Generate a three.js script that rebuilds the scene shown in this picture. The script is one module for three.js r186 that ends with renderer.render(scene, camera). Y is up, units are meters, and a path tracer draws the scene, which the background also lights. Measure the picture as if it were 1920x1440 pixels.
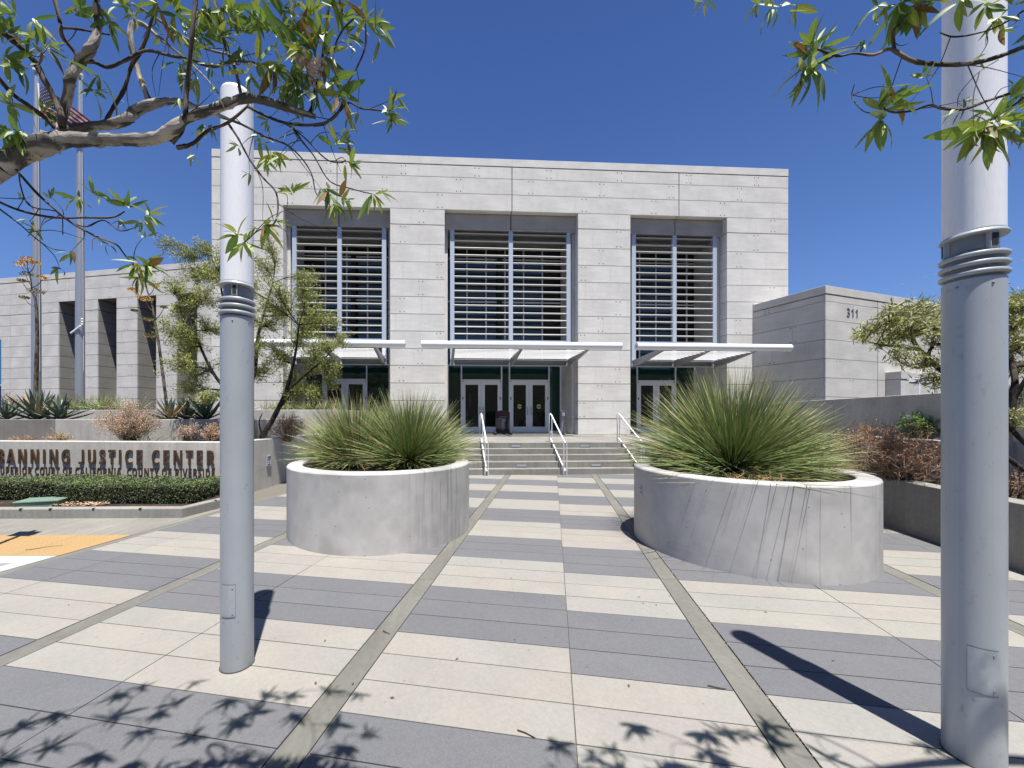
import * as THREE from 'three';
import { RoundedBoxGeometry } from 'three/addons/geometries/RoundedBoxGeometry.js';
import { mergeGeometries } from 'three/addons/utils/BufferGeometryUtils.js';
import { TextGeometry } from 'three/addons/geometries/TextGeometry.js';
import { FontLoader } from 'three/addons/loaders/FontLoader.js';

// ---------------------------------------------------------------- camera, sky, sun, exposure
const scene = new THREE.Scene();
const EYE = 1.6, FOC = 720, PX = 868, PY = 782;            // lens: 90 degrees tall, shifted (wide-angle phone frame, cropped)
const camera = new THREE.PerspectiveCamera(90, 4 / 3, 0.05, 3000);
camera.position.set(0, EYE, 0);
camera.lookAt(0, EYE, -10);
camera.setViewOffset(1920, 1440, 960 - PX, 720 - PY, 1920, 1440);

const EXPOSURE = 1.8;
const renderer = new THREE.WebGLRenderer({ antialias: true });
renderer.setSize(1024, 768);
renderer.toneMapping = THREE.LinearToneMapping;
renderer.toneMappingExposure = EXPOSURE;
renderer.shadowMap.enabled = true;

const SUN_EL = 74.2 * Math.PI / 180, SUN_AZ = 19.4 * Math.PI / 180;   // azimuth: to the right, behind the camera
const sunDir = new THREE.Vector3(Math.sin(SUN_AZ) * Math.cos(SUN_EL), Math.sin(SUN_EL), Math.cos(SUN_AZ) * Math.cos(SUN_EL));
{ // clear desert sky: deep blue overhead, paler towards the horizon, faint aureole
  const W = 256, H = 128, d = new Float32Array(W * H * 4);
  for (let j = 0; j < H; j++) for (let i = 0; i < W; i++) {
    const el = ((j + 0.5) / H - 0.5) * Math.PI, az = ((i + 0.5) / W - 0.5) * 2 * Math.PI;
    const y = Math.sin(el), x = Math.cos(el) * Math.cos(az), z = Math.cos(el) * Math.sin(az);
    const e = Math.max(0, el) * 180 / Math.PI;
    const a = Math.exp(-e / 20), b = Math.exp(-e / 6);
    let c = [0.030 + 0.205 * a + 0.16 * b, 0.077 + 0.40 * a + 0.20 * b, 0.292 + 0.74 * a + 0.10 * b];
    const s = Math.max(0, x * sunDir.x + y * sunDir.y + z * sunDir.z), g = 0.10 * Math.pow(s, 6) + 0.25 * Math.pow(s, 40);
    c = c.map((v) => v + g);
    if (el < 0) c = [0.16, 0.16, 0.16];
    const k = (j * W + i) * 4, q = 1 / EXPOSURE;
    d[k] = c[0] * q; d[k + 1] = c[1] * q; d[k + 2] = c[2] * q; d[k + 3] = 1;
  }
  const t = new THREE.DataTexture(d, W, H, THREE.RGBAFormat, THREE.FloatType);
  t.mapping = THREE.EquirectangularReflectionMapping; t.magFilter = t.minFilter = THREE.LinearFilter; t.wrapS = THREE.RepeatWrapping; t.needsUpdate = true;
  scene.background = t; scene.environment = t;
}
const sun = new THREE.DirectionalLight(new THREE.Color(1, 0.965, 0.91), 5.0);
sun.target.position.set(0, 0, -8); sun.position.copy(sunDir).multiplyScalar(60).add(sun.target.position);
sun.castShadow = true; sun.shadow.mapSize.set(4096, 4096);
Object.assign(sun.shadow.camera, { left: -40, right: 40, top: 40, bottom: -40, near: 1, far: 160 });
scene.add(sun, sun.target);

// ---------------------------------------------------------------- helpers
function rng(seed) { let a = seed >>> 0; return () => { a |= 0; a = a + 0x6D2B79F5 | 0; let t = Math.imul(a ^ a >>> 15, 1 | a); t = t + Math.imul(t ^ t >>> 7, 61 | t) ^ t; return ((t ^ t >>> 14) >>> 0) / 4294967296; }; }
const V = (x, y, z) => new THREE.Vector3(x, y, z);
const lerp = (a, b, t) => a + (b - a) * t;
const clamp01 = (x) => Math.min(1, Math.max(0, x));
const used = {};
const numbered = (n) => { const k = used[n] = (used[n] ?? -1) + 1; return k ? n + '_' + String(k).padStart(3, '0') : n; };
function tag(o, label, category, group, kind) {
  if (label) o.userData.label = label; if (category) o.userData.category = category;
  if (group) o.userData.group = group; if (kind) o.userData.kind = kind; return o;
}
function thing(name, label, category, pos = [0, 0, 0], turn = 0, group) {
  const g = new THREE.Group(); g.name = numbered(name); g.position.set(...pos); g.rotation.y = turn; scene.add(g);
  return tag(g, label, category, group);
}
function struct(name, geo, mat, label) { const m = mesh(name, geo, mat, scene); m.name = numbered(name); m.userData.kind = 'structure'; if (label) m.userData.label = label; return m; }
function structGroup(name, label) { const g = new THREE.Group(); g.name = numbered(name); g.userData.kind = 'structure'; if (label) g.userData.label = label; scene.add(g); return g; }
function mesh(name, geo, mat, parent) {
  const m = new THREE.Mesh(Array.isArray(geo) ? merge(geo) : geo, mat); m.name = name; m.castShadow = m.receiveShadow = true; parent.add(m); return m;
}
function sub(name, parent) { const g = new THREE.Group(); g.name = name; parent.add(g); return g; }
function merge(list) {
  return mergeGeometries(list.map((g) => { const n = g.index ? g.toNonIndexed() : g; for (const k of Object.keys(n.attributes)) if (!['position', 'normal', 'uv', 'color'].includes(k)) n.deleteAttribute(k); return n; }));
}
// uv in metres by the dominant axis of each face; ox, oy shift the pattern
function tri(geo, s = 1, ox = 0, oy = 0) {
  const g = geo.index ? geo.toNonIndexed() : geo, p = g.attributes.position, n = g.attributes.normal, uv = new Float32Array(p.count * 2);
  for (let f = 0; f < p.count; f += 3) {
    let nx = 0, ny = 0, nz = 0; for (let k = 0; k < 3; k++) { nx += Math.abs(n.getX(f + k)); ny += Math.abs(n.getY(f + k)); nz += Math.abs(n.getZ(f + k)); }
    for (let k = 0; k < 3; k++) {
      const i = f + k, x = p.getX(i), y = p.getY(i), z = p.getZ(i);
      const [u, v] = ny > nx && ny > nz ? [x, z] : nx > nz ? [z, y] : [x, y];
      uv[2 * i] = u / s + ox; uv[2 * i + 1] = v / s + oy;
    }
  }
  g.setAttribute('uv', new THREE.BufferAttribute(uv, 2)); return g;
}
// box between corner values
function bx(x0, x1, y0, y1, z0, z1, r = 0) {
  const w = Math.abs(x1 - x0), h = Math.abs(y1 - y0), d = Math.abs(z1 - z0);
  const g = r ? new RoundedBoxGeometry(w, h, d, 2, r) : new THREE.BoxGeometry(w, h, d);
  g.translate((x0 + x1) / 2, (y0 + y1) / 2, (z0 + z1) / 2); return g;
}
// bar of rectangular section between two points (w across, h up)
function bar(a, b, w, h, r = 0) {
  const A = V(...a), B = V(...b), L = A.distanceTo(B);
  const g = r ? new RoundedBoxGeometry(w, h, L, 2, r) : new THREE.BoxGeometry(w, h, L);
  const m = new THREE.Matrix4().lookAt(A, B, V(0, 1, 0.0001)); g.applyMatrix4(m); const c = A.add(B).multiplyScalar(0.5); g.translate(c.x, c.y, c.z); return g;
}
function cyl(a, b, r0, r1 = r0, seg = 16) {
  const A = V(...a), B = V(...b), L = A.distanceTo(B), g = new THREE.CylinderGeometry(r1, r0, L, seg);
  g.applyQuaternion(new THREE.Quaternion().setFromUnitVectors(V(0, 1, 0), B.clone().sub(A).normalize())); const c = A.add(B).multiplyScalar(0.5); g.translate(c.x, c.y, c.z); return g;
}
function lathe(src, seg = 48) { // extra rows beside the corners keep long faces flat-shaded
  const pts = []; src.forEach((p, i) => { pts.push(p); const q = src[i + 1]; if (!q) return; const L = Math.hypot(q[0] - p[0], q[1] - p[1]); if (L > 0.02) { const e = Math.min(0.002, L / 4) / L; pts.push([lerp(p[0], q[0], e), lerp(p[1], q[1], e)], [lerp(p[0], q[0], 1 - e), lerp(p[1], q[1], 1 - e)]); } });
  return new THREE.LatheGeometry(pts.map((p) => new THREE.Vector2(p[0], p[1])), seg); }
// a point seen at photo pixel (px, py) and Z metres in front of the lens
const at = (px, py, Z) => V((px - PX) / FOC * Z, EYE + (PY - py) / FOC * Z, -Z);

// tapering tube along points with radii, as raw arrays
class GB {
  constructor() { this.p = []; this.c = []; this.u = []; this.i = []; }
  v(x, y, z, u = 0, w = 0, c) { this.p.push(x, y, z); this.u.push(u, w); if (c) this.c.push(c[0], c[1], c[2]); return this.p.length / 3 - 1; }
  f(a, b, c) { this.i.push(a, b, c); }
  get n() { return this.p.length / 3; }
  tube(pts, rad, seg = 6, col) {
    let prev = null; const N = pts.length; let len = 0; const up = V(0.31, 0.87, 0.38).normalize();
    for (let k = 0; k < N; k++) {
      const t = pts[Math.min(N - 1, k + 1)].clone().sub(pts[Math.max(0, k - 1)]).normalize();
      const a = up.clone().cross(t); if (a.lengthSq() < 1e-4) a.set(1, 0, 0); a.normalize(); const b = t.clone().cross(a);
      if (k) len += pts[k].distanceTo(pts[k - 1]);
      const base = this.n;
      for (let s = 0; s <= seg; s++) { const w = s / seg * 2 * Math.PI, r = rad[k], q = Math.cos(w) * r, e = Math.sin(w) * r; this.v(pts[k].x + a.x * q + b.x * e, pts[k].y + a.y * q + b.y * e, pts[k].z + a.z * q + b.z * e, s / seg * 0.5, len, col); }
      if (prev !== null) for (let s = 0; s < seg; s++) { this.f(prev + s, base + s, prev + s + 1); this.f(prev + s + 1, base + s, base + s + 1); }
      prev = base;
    }
  }
  geo() {
    const g = new THREE.BufferGeometry(); g.setAttribute('position', new THREE.Float32BufferAttribute(this.p, 3)); g.setAttribute('uv', new THREE.Float32BufferAttribute(this.u, 2));
    if (this.c.length) g.setAttribute('color', new THREE.Float32BufferAttribute(this.c, 3)); g.setIndex(this.i); g.computeVertexNormals(); return g;
  }
}
// smooth polyline through points, radii interpolated
function spline(pts, rad, per = 4) {
  const c = new THREE.CatmullRomCurve3(pts, false, 'centripetal'), N = (pts.length - 1) * per, P = [], R = [];
  for (let k = 0; k <= N; k++) { const t = k / N; P.push(c.getPoint(t)); const q = t * (pts.length - 1), i = Math.min(pts.length - 2, Math.floor(q)); R.push(lerp(rad[i], rad[i + 1], q - i)); }
  return [P, R];
}

// ---------------------------------------------------------------- procedural textures
function hash2(x, y, s) { let h = Math.imul(x, 374761393) + Math.imul(y, 668265263) + Math.imul(s, 1442695041) | 0; h = Math.imul(h ^ h >>> 13, 1274126177); return ((h ^ h >>> 16) >>> 0) / 4294967296; }
function vnoise(x, y, px, py, s) { // tileable with periods px, py
  const xi = Math.floor(x), yi = Math.floor(y), fx = x - xi, fy = y - yi, u = fx * fx * (3 - 2 * fx), w = fy * fy * (3 - 2 * fy);
  const m = (a, b) => ((a % b) + b) % b, X0 = m(xi, px), X1 = m(xi + 1, px), Y0 = m(yi, py), Y1 = m(yi + 1, py);
  return lerp(lerp(hash2(X0, Y0, s), hash2(X1, Y0, s), u), lerp(hash2(X0, Y1, s), hash2(X1, Y1, s), u), w);
}
function fbm(u, v, fx, fy, oct, s) { let a = 0, w = 0.5, t = 0; for (let o = 0; o < oct; o++) { a += w * vnoise(u * fx, v * fy, fx, fy, s + o * 17); t += w; w *= 0.5; fx *= 2; fy *= 2; } return a / t; }
function tex(w, h, fn, srgb = true) {
  const d = new Uint8Array(w * h * 4);
  for (let j = 0; j < h; j++) for (let i = 0; i < w; i++) { const c = fn((i + 0.5) / w, (j + 0.5) / h, i, j), k = (j * w + i) * 4; for (let q = 0; q < 3; q++) d[k + q] = Math.max(0, Math.min(255, (Array.isArray(c) ? c[q] : c) * 255)); d[k + 3] = 255; }
  const t = new THREE.DataTexture(d, w, h); t.wrapS = t.wrapT = THREE.RepeatWrapping; t.magFilter = THREE.LinearFilter; t.minFilter = THREE.LinearMipmapLinearFilter; t.generateMipmaps = true; t.anisotropy = 8;
  if (srgb) t.colorSpace = THREE.SRGBColorSpace; t.needsUpdate = true; return t;
}
const T = {};
// cast concrete, 3 m tile: clouds, horizontal board lines of cement, pinholes
T.cast = tex(1024, 1024, (u, v, i, j) => {
  const a = fbm(u, v, 4, 4, 5, 3), b = fbm(u, v, 5, 28, 4, 9), c = fbm(u, v, 90, 90, 2, 23), st = fbm(u, v, 40, 3, 3, 51);
  let k = 0.92 + 0.13 * (a - 0.5) + 0.07 * (b - 0.5) + 0.05 * (c - 0.5) - 0.06 * Math.max(0, st - 0.62) * 2;
  if (hash2(i >> 1, j >> 1, 77) > 0.9985) k *= 0.72;
  return [k, k * 0.995, k * 0.98];
});
// retaining walls and planters, 3 m tile: stronger mottling, vertical run marks
T.wall = tex(1024, 1024, (u, v, i, j) => {
  const a = fbm(u, v, 4, 4, 5, 103), b = fbm(u, v, 60, 3, 4, 109), c = fbm(u, v, 110, 110, 2, 123), d = fbm(u, v, 9, 7, 4, 131);
  let k = 0.88 + 0.20 * (a - 0.5) + 0.10 * (b - 0.5) + 0.08 * (c - 0.5) - 0.22 * Math.max(0, d - 0.60);
  if (hash2(i >> 1, j >> 1, 177) > 0.998) k *= 0.75;
  return [k, k * 0.99, k * 0.965];
});
// planters: smooth pour, faint clouds, run-down stains on one flank (u goes once round the tub)
T.planter = tex(2048, 256, (u, v, i, j) => {
  const a = fbm(u, v, 22, 3, 5, 141), b = fbm(u, v, 300, 2, 2, 149), c = hash2(i, j, 151), d = fbm(u, v, 60, 8, 3, 157), z = Math.exp(-Math.pow((u - 0.14) / 0.055, 2));
  let k = 0.91 + 0.19 * (a - 0.5) + 0.03 * (c - 0.5) + 0.12 * (d - 0.5) - z * (0.10 + 0.55 * Math.max(0, b - 0.44) * (0.4 + 0.9 * v)) - 0.25 * Math.max(0, a - 0.60);
  const p = hash2(i >> 2, j >> 1, 163); if (p > 0.9993) k *= 0.7;
  return [k, k * 0.995, k * 0.985];
});
// sand-finish pavers, 1.3 m tile: fine aggregate
const paver = (seed, contrast, fleck) => tex(2048, 2048, (u, v, i, j) => { // 2.6 m tile with gum spots and faint spills
  const a = fbm(u, v, 7, 7, 3, seed), b = hash2(i, j, seed + 5), b2 = hash2(i >> 1, j >> 1, seed + 6), c = vnoise(u * 160, v * 160, 160, 160, seed + 9), st = vnoise(u * 13, v * 13, 13, 13, seed + 15);
  let k = 0.90 + 0.07 * (a - 0.5) + contrast * (b - 0.5) + contrast * 0.9 * (b2 - 0.5) + 0.04 * (c - 0.5) - 0.10 * Math.max(0, st * a - 0.42);
  const h = hash2(i >> 1, j >> 1, seed + 11); if (h > 0.9982) k *= fleck > 1 ? 1.12 : 0.78;
  const ci = Math.floor(u * 9), cj = Math.floor(v * 9), gx = (ci + 0.2 + 0.6 * hash2(ci, cj, seed + 21)) / 9, gy = (cj + 0.2 + 0.6 * hash2(ci, cj, seed + 22)) / 9, gr = 0.0022 + 0.0035 * hash2(ci, cj, seed + 24);
  if (hash2(ci, cj, seed + 23) > 0.72) { const d = Math.hypot(u - gx, (v - gy) * 1.2) / gr; if (d < 1) k *= lerp(0.84, 1, d * d); }
  return [k * (1 + 0.02 * (st - 0.5)), k, k * (1 - 0.03 * (a - 0.5))];
});
T.cream = paver(201, 0.07, 0.8); T.grey = paver(301, 0.17, 1.3);
// painted shafts: vertical streaks, scuffs, grime at the foot (v runs 0 to 1 over the height)
T.shaft = tex(512, 1024, (u, v, i, j) => {
  const a = fbm(u, v, 6, 8, 4, 651), s = fbm(u, v, 70, 2, 3, 653), c = hash2(i, j, 657), f = Math.exp(-v * 16), sc = fbm(u, v, 20, 50, 3, 659);
  let k = 0.93 + 0.07 * (a - 0.5) + 0.03 * (c - 0.5) - 0.10 * Math.max(0, s - 0.58) - f * (0.10 + 0.35 * Math.max(0, a - 0.4)) - 0.5 * Math.max(0, sc - 0.74);
  if (hash2(i >> 1, j >> 1, 661) > 0.9994) k *= 0.75;
  return [k, k * 0.997, k * 0.99];
});
T.soil = tex(512, 512, (u, v, i, j) => { const a = fbm(u, v, 6, 6, 5, 401), b = hash2(i >> 1, j >> 1, 407), c = fbm(u, v, 50, 50, 3, 411); const k = 0.45 + 0.5 * (a - 0.5) + 0.35 * (b - 0.5) + 0.5 * (c - 0.5); return [k * 1.06, k * 0.93, k * 0.78]; });
T.soilB = tex(512, 512, (u, v) => fbm(u, v, 40, 40, 4, 421), false);
T.barkDapple = tex(512, 512, (u, v, i, j) => { const a = fbm(u, v, 12, 6, 5, 501), b = fbm(u, v, 5, 40, 4, 503), c = hash2(i >> 2, j >> 1, 509); let k = 0.80 + 0.75 * (a - 0.5) + 0.30 * (b - 0.5) - 0.2 * Math.max(0, a - 0.5); k *= lerp(1, 0.42, clamp01((fbm(u, v, 9, 13, 4, 531) - 0.50) * 14) * 0.85); if (c > 0.985) k *= 0.6; return [k, k * 0.975, k * 0.94]; });  // bark grain; the dark blotches are dappled leaf shade put into the colour
T.barkB = tex(512, 512, (u, v) => 0.6 * fbm(u, v, 10, 50, 4, 521) + 0.4 * fbm(u, v, 30, 30, 3, 523), false);
T.paint = tex(512, 512, (u, v, i, j) => { const a = fbm(u, v, 8, 3, 4, 601), b = hash2(i, j, 603), s = fbm(u, v, 40, 4, 3, 607); return 0.93 + 0.06 * (a - 0.5) + 0.05 * (b - 0.5) - 0.12 * Math.max(0, s - 0.68); });
T.fine = tex(512, 512, (u, v, i, j) => 0.5 + 0.35 * (hash2(i, j, 703) - 0.5) + 0.5 * (fbm(u, v, 40, 40, 3, 701) - 0.5), false);
// lamina of a leaf: pale midrib, side veins, u across, v along
T.leaf = tex(64, 256, (u, v) => { const m = Math.exp(-Math.pow((u - 0.5) / 0.035, 2)), s = Math.pow(0.5 + 0.5 * Math.sin((v * 34 - Math.abs(u - 0.5) * 22)), 8) * 0.10; const k = 0.80 + 0.16 * m + s + 0.06 * (fbm(u, v, 6, 20, 3, 801) - 0.5); return [k, k, k * 0.93]; });

// ---------------------------------------------------------------- materials
const rgb = (r, g, b) => new THREE.Color().setRGB(r, g, b);
const std = (c, o = {}) => new THREE.MeshStandardMaterial({ color: rgb(...c), roughness: 0.8, metalness: 0, ...o });
const phys = (c, o = {}) => new THREE.MeshPhysicalMaterial({ color: rgb(...c), roughness: 0.8, metalness: 0, ...o });
const M = {};
const tones = (c, n, spread, o, seed) => { const r = rng(seed); return Array.from({ length: n }, () => { const k = 1 + (r() - 0.5) * spread, w = (r() - 0.5) * 0.014; return std([c[0] * k * (1 + w), c[1] * k, c[2] * k * (1 - w)], o); }); };
M.annex = tones([0.64, 0.63, 0.605], 6, 0.04, { map: T.cast, bumpMap: T.fine, bumpScale: 0.0015, roughness: 0.85 }, 19);
M.panel = tones([0.755, 0.745, 0.725], 8, 0.035, { map: T.cast, bumpMap: T.fine, bumpScale: 0.0015, roughness: 0.85 }, 11);
M.pierSideShade = tones([0.40, 0.39, 0.36], 3, 0.06, { map: T.cast, roughness: 0.9 }, 23);  // same concrete darkened, putting the shade of the wing recesses into its colour
M.core = std([0.40, 0.39, 0.37], { map: T.cast, roughness: 0.9 });
M.lintel = tones([0.52, 0.50, 0.46], 3, 0.1, { map: T.cast, roughness: 0.88 }, 12);
M.wall = tones([0.60, 0.585, 0.555], 4, 0.08, { map: T.wall, bumpMap: T.fine, bumpScale: 0.0012, roughness: 0.8 }, 13);
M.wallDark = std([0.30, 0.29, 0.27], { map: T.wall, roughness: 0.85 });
M.planter = std([0.55, 0.54, 0.52], { map: T.planter, bumpMap: T.fine, bumpScale: 0.0008, roughness: 0.65 });
M.cream = tones([0.315, 0.296, 0.262], 8, 0.06, { map: T.cream, bumpMap: T.fine, bumpScale: 0.0008, roughness: 0.88 }, 14);
M.creamPink = std([0.312, 0.290, 0.260], { map: T.cream, bumpMap: T.fine, bumpScale: 0.0008, roughness: 0.88 });
M.creamPale = std([0.302, 0.292, 0.264], { map: T.cream, bumpMap: T.fine, bumpScale: 0.0008, roughness: 0.88 });
M.grey = tones([0.146, 0.147, 0.155], 6, 0.06, { map: T.grey, bumpMap: T.fine, bumpScale: 0.0012, roughness: 0.88 }, 15);
M.band = tones([0.185, 0.183, 0.166], 2, 0.05, { map: T.wall, bumpMap: T.fine, bumpScale: 0.001, roughness: 0.88 }, 16);
M.joint = std([0.13, 0.12, 0.10], { roughness: 0.95 });
M.walk = std([0.27, 0.263, 0.243], { map: T.wall, roughness: 0.9 });
M.ground = std([0.19, 0.178, 0.155], { map: T.soil, roughness: 0.95 });
M.wallShade = tones([0.31, 0.303, 0.285], 2, 0.06, { map: T.wall, bumpMap: T.fine, bumpScale: 0.0012, roughness: 0.8 }, 18);  // wall concrete darkened, the shade on the planter wall put into its colour
M.curb = tones([0.33, 0.325, 0.31], 3, 0.06, { map: T.wall, bumpMap: T.fine, bumpScale: 0.0015, roughness: 0.85 }, 20);
M.step = tones([0.29, 0.285, 0.268], 3, 0.06, { map: T.wall, roughness: 0.9 }, 17);
M.nosing = std([0.46, 0.45, 0.41], { map: T.wall, roughness: 0.9 });
M.landing = std([0.29, 0.285, 0.268], { map: T.wall, roughness: 0.9 });
M.soil = std([0.17, 0.152, 0.125], { map: T.soil, bumpMap: T.soilB, bumpScale: 0.02, roughness: 1 });
M.yellow = std([0.385, 0.25, 0.105], { map: T.paint, roughness: 0.8 });
M.whitePaint = std([0.5, 0.5, 0.49], { map: T.paint, roughness: 0.75 });
M.asphaltPale = std([0.25, 0.255, 0.265], { map: T.paint, roughness: 0.85 });
M.steel = std([0.42, 0.45, 0.49], { map: T.paint, roughness: 0.42, metalness: 0.25 });
M.lampShaft = std([0.47, 0.505, 0.53], { map: T.shaft, roughness: 0.4, metalness: 0.15 });
M.lampDark = std([0.20, 0.215, 0.235], { roughness: 0.5, metalness: 0.2 });
M.lens = phys([0.93, 0.94, 0.95], { map: T.paint, roughness: 0.35, clearcoat: 0.3, clearcoatRoughness: 0.3 });
M.screen = std([0.50, 0.55, 0.63], { roughness: 0.4, metalness: 0.15 });
M.blade = std([0.44, 0.44, 0.415], { roughness: 0.5, metalness: 0.1 });
M.tube = std([0.80, 0.82, 0.84], { roughness: 0.3, metalness: 0.1 });
M.canopySlat = std([0.46, 0.46, 0.46], { roughness: 0.5 });
M.slat = std([0.80, 0.80, 0.80], { roughness: 0.5 });
M.arm = std([0.30, 0.30, 0.31], { roughness: 0.5, metalness: 0.15 });
M.frame = std([0.84, 0.85, 0.86], { roughness: 0.45, metalness: 0.1 });
M.doorGlass = phys([0.006, 0.014, 0.011], { roughness: 0.03, ior: 1.55 });
M.sideGlass = phys([0.006, 0.034, 0.024], { roughness: 0.03, ior: 1.55 });
M.upGlass = phys([0.010, 0.022, 0.026], { roughness: 0.05, ior: 1.7 });
M.dark = std([0.012, 0.012, 0.013], { roughness: 0.6 });
M.hole = std([0.09, 0.088, 0.085], { roughness: 0.9 });
M.pole = std([0.46, 0.47, 0.48], { roughness: 0.36, metalness: 0.6 });
M.letterFace = std([0.085, 0.052, 0.030], { roughness: 0.55, metalness: 0.4 });
M.letterSide = std([0.16, 0.075, 0.032], { roughness: 0.6, metalness: 0.3 });
M.numeral = std([0.15, 0.145, 0.14], { roughness: 0.5, metalness: 0.4 });
M.barkDapple = std([0.56, 0.535, 0.505], { map: T.barkDapple, bumpMap: T.barkB, bumpScale: 0.004, roughness: 0.9 });
M.stalk = std([0.20, 0.165, 0.13], { map: T.barkDapple, roughness: 0.9 });
M.barkThin = std([0.20, 0.155, 0.125], { map: T.barkDapple, bumpMap: T.barkB, bumpScale: 0.002, roughness: 0.85 });
M.barkDark = std([0.075, 0.062, 0.052], { map: T.barkDapple, bumpMap: T.barkB, bumpScale: 0.004, roughness: 0.95 });
M.foliage = phys([1, 1, 1], { vertexColors: true, roughness: 0.75, side: THREE.DoubleSide, transmission: 0.3, thickness: 0 });
M.blades = std([1, 1, 1], { vertexColors: true, roughness: 0.5, side: THREE.DoubleSide });
M.dry = std([1, 1, 1], { vertexColors: true, roughness: 0.95, side: THREE.DoubleSide });
M.leaf = [[0.36, 0.52, 0.085], [0.26, 0.42, 0.075], [0.44, 0.57, 0.10], [0.17, 0.30, 0.07], [0.52, 0.57, 0.11]].map((c) => phys(c, { map: T.leaf, roughness: 0.62, side: THREE.DoubleSide, transmission: 0.5, thickness: 0 }));
M.leafDry = phys([0.30, 0.17, 0.05], { map: T.leaf, roughness: 0.8, side: THREE.DoubleSide, transmission: 0.3, thickness: 0 });
M.petal = phys([0.72, 0.60, 0.58], { roughness: 0.8, side: THREE.DoubleSide, transmission: 0.35, thickness: 0 });
M.agave = [[0.075, 0.115, 0.085], [0.10, 0.14, 0.10], [0.13, 0.16, 0.10]].map((c) => std(c, { roughness: 0.5, side: THREE.DoubleSide }));
M.agaveDry = std([0.42, 0.31, 0.18], { roughness: 0.9, side: THREE.DoubleSide });
M.boxGreen = std([0.16, 0.24, 0.18], { map: T.paint, roughness: 0.7 });
M.black = std([0.018, 0.018, 0.02], { roughness: 0.55 });
M.hill = std([0.11, 0.10, 0.07], { map: T.soil, roughness: 1 });
{ // round door stickers: pale yellow ring with unreadable lines of print
  const c = document.createElement('canvas'); c.width = c.height = 128; const x = c.getContext('2d'); x.fillStyle = '#2c3128'; x.fillRect(0, 0, 128, 128);
  x.fillStyle = '#c9c98a'; x.beginPath(); x.arc(64, 64, 62, 0, 7); x.fill(); x.fillStyle = '#3c4230'; x.fillRect(4, 48, 120, 34);
  x.fillStyle = '#b8b884'; for (let i = 0; i < 9; i++) x.fillRect(14 + i * 11, 56, 6, 16); x.fillStyle = '#8d8d62'; for (let i = 0; i < 6; i++) { x.fillRect(34 + i * 10, 24, 6, 8); x.fillRect(34 + i * 10, 96, 6, 8); }
  const t = new THREE.CanvasTexture(c); t.colorSpace = THREE.SRGBColorSpace; M.decal = std([1, 1, 1], { map: t, roughness: 0.5 });
}
// ---------------------------------------------------------------- ground, hills, plaza
{
  const g = new THREE.CircleGeometry(1500, 64); g.rotateX(-Math.PI / 2); g.translate(0, -0.06, 0); struct('ground', tri(g, 4), M.ground);
  // desert hills beyond the street behind the camera (they show in the door glass)
  const b = new GB(), N = 160, R = [70, 130, 200, 280, 380, 520], r = rng(5);
  for (let k = 0; k < R.length; k++) for (let i = 0; i <= N; i++) {
    const a = lerp(-0.12, Math.PI + 0.12, i / N), q = k / (R.length - 1), edge = Math.sin(clamp01(i / N) * Math.PI);
    const h = -0.3 + Math.pow(edge, 0.5) * [0, 5, 17, 33, 44, 20][k] * (0.6 + 0.9 * fbm(i / N, q * 0.6, 7, 5, 4, 31));
    b.v(Math.cos(a) * R[k], h, Math.sin(a) * R[k], i * 0.8, k * 6);
  }
  for (let k = 0; k < R.length - 1; k++) for (let i = 0; i < N; i++) { const o = k * (N + 1) + i; b.f(o, o + 1, o + N + 1); b.f(o + 1, o + N + 2, o + N + 1); }
  M.hill.side = THREE.DoubleSide; struct('hills', b.geo(), M.hill);
}
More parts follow.
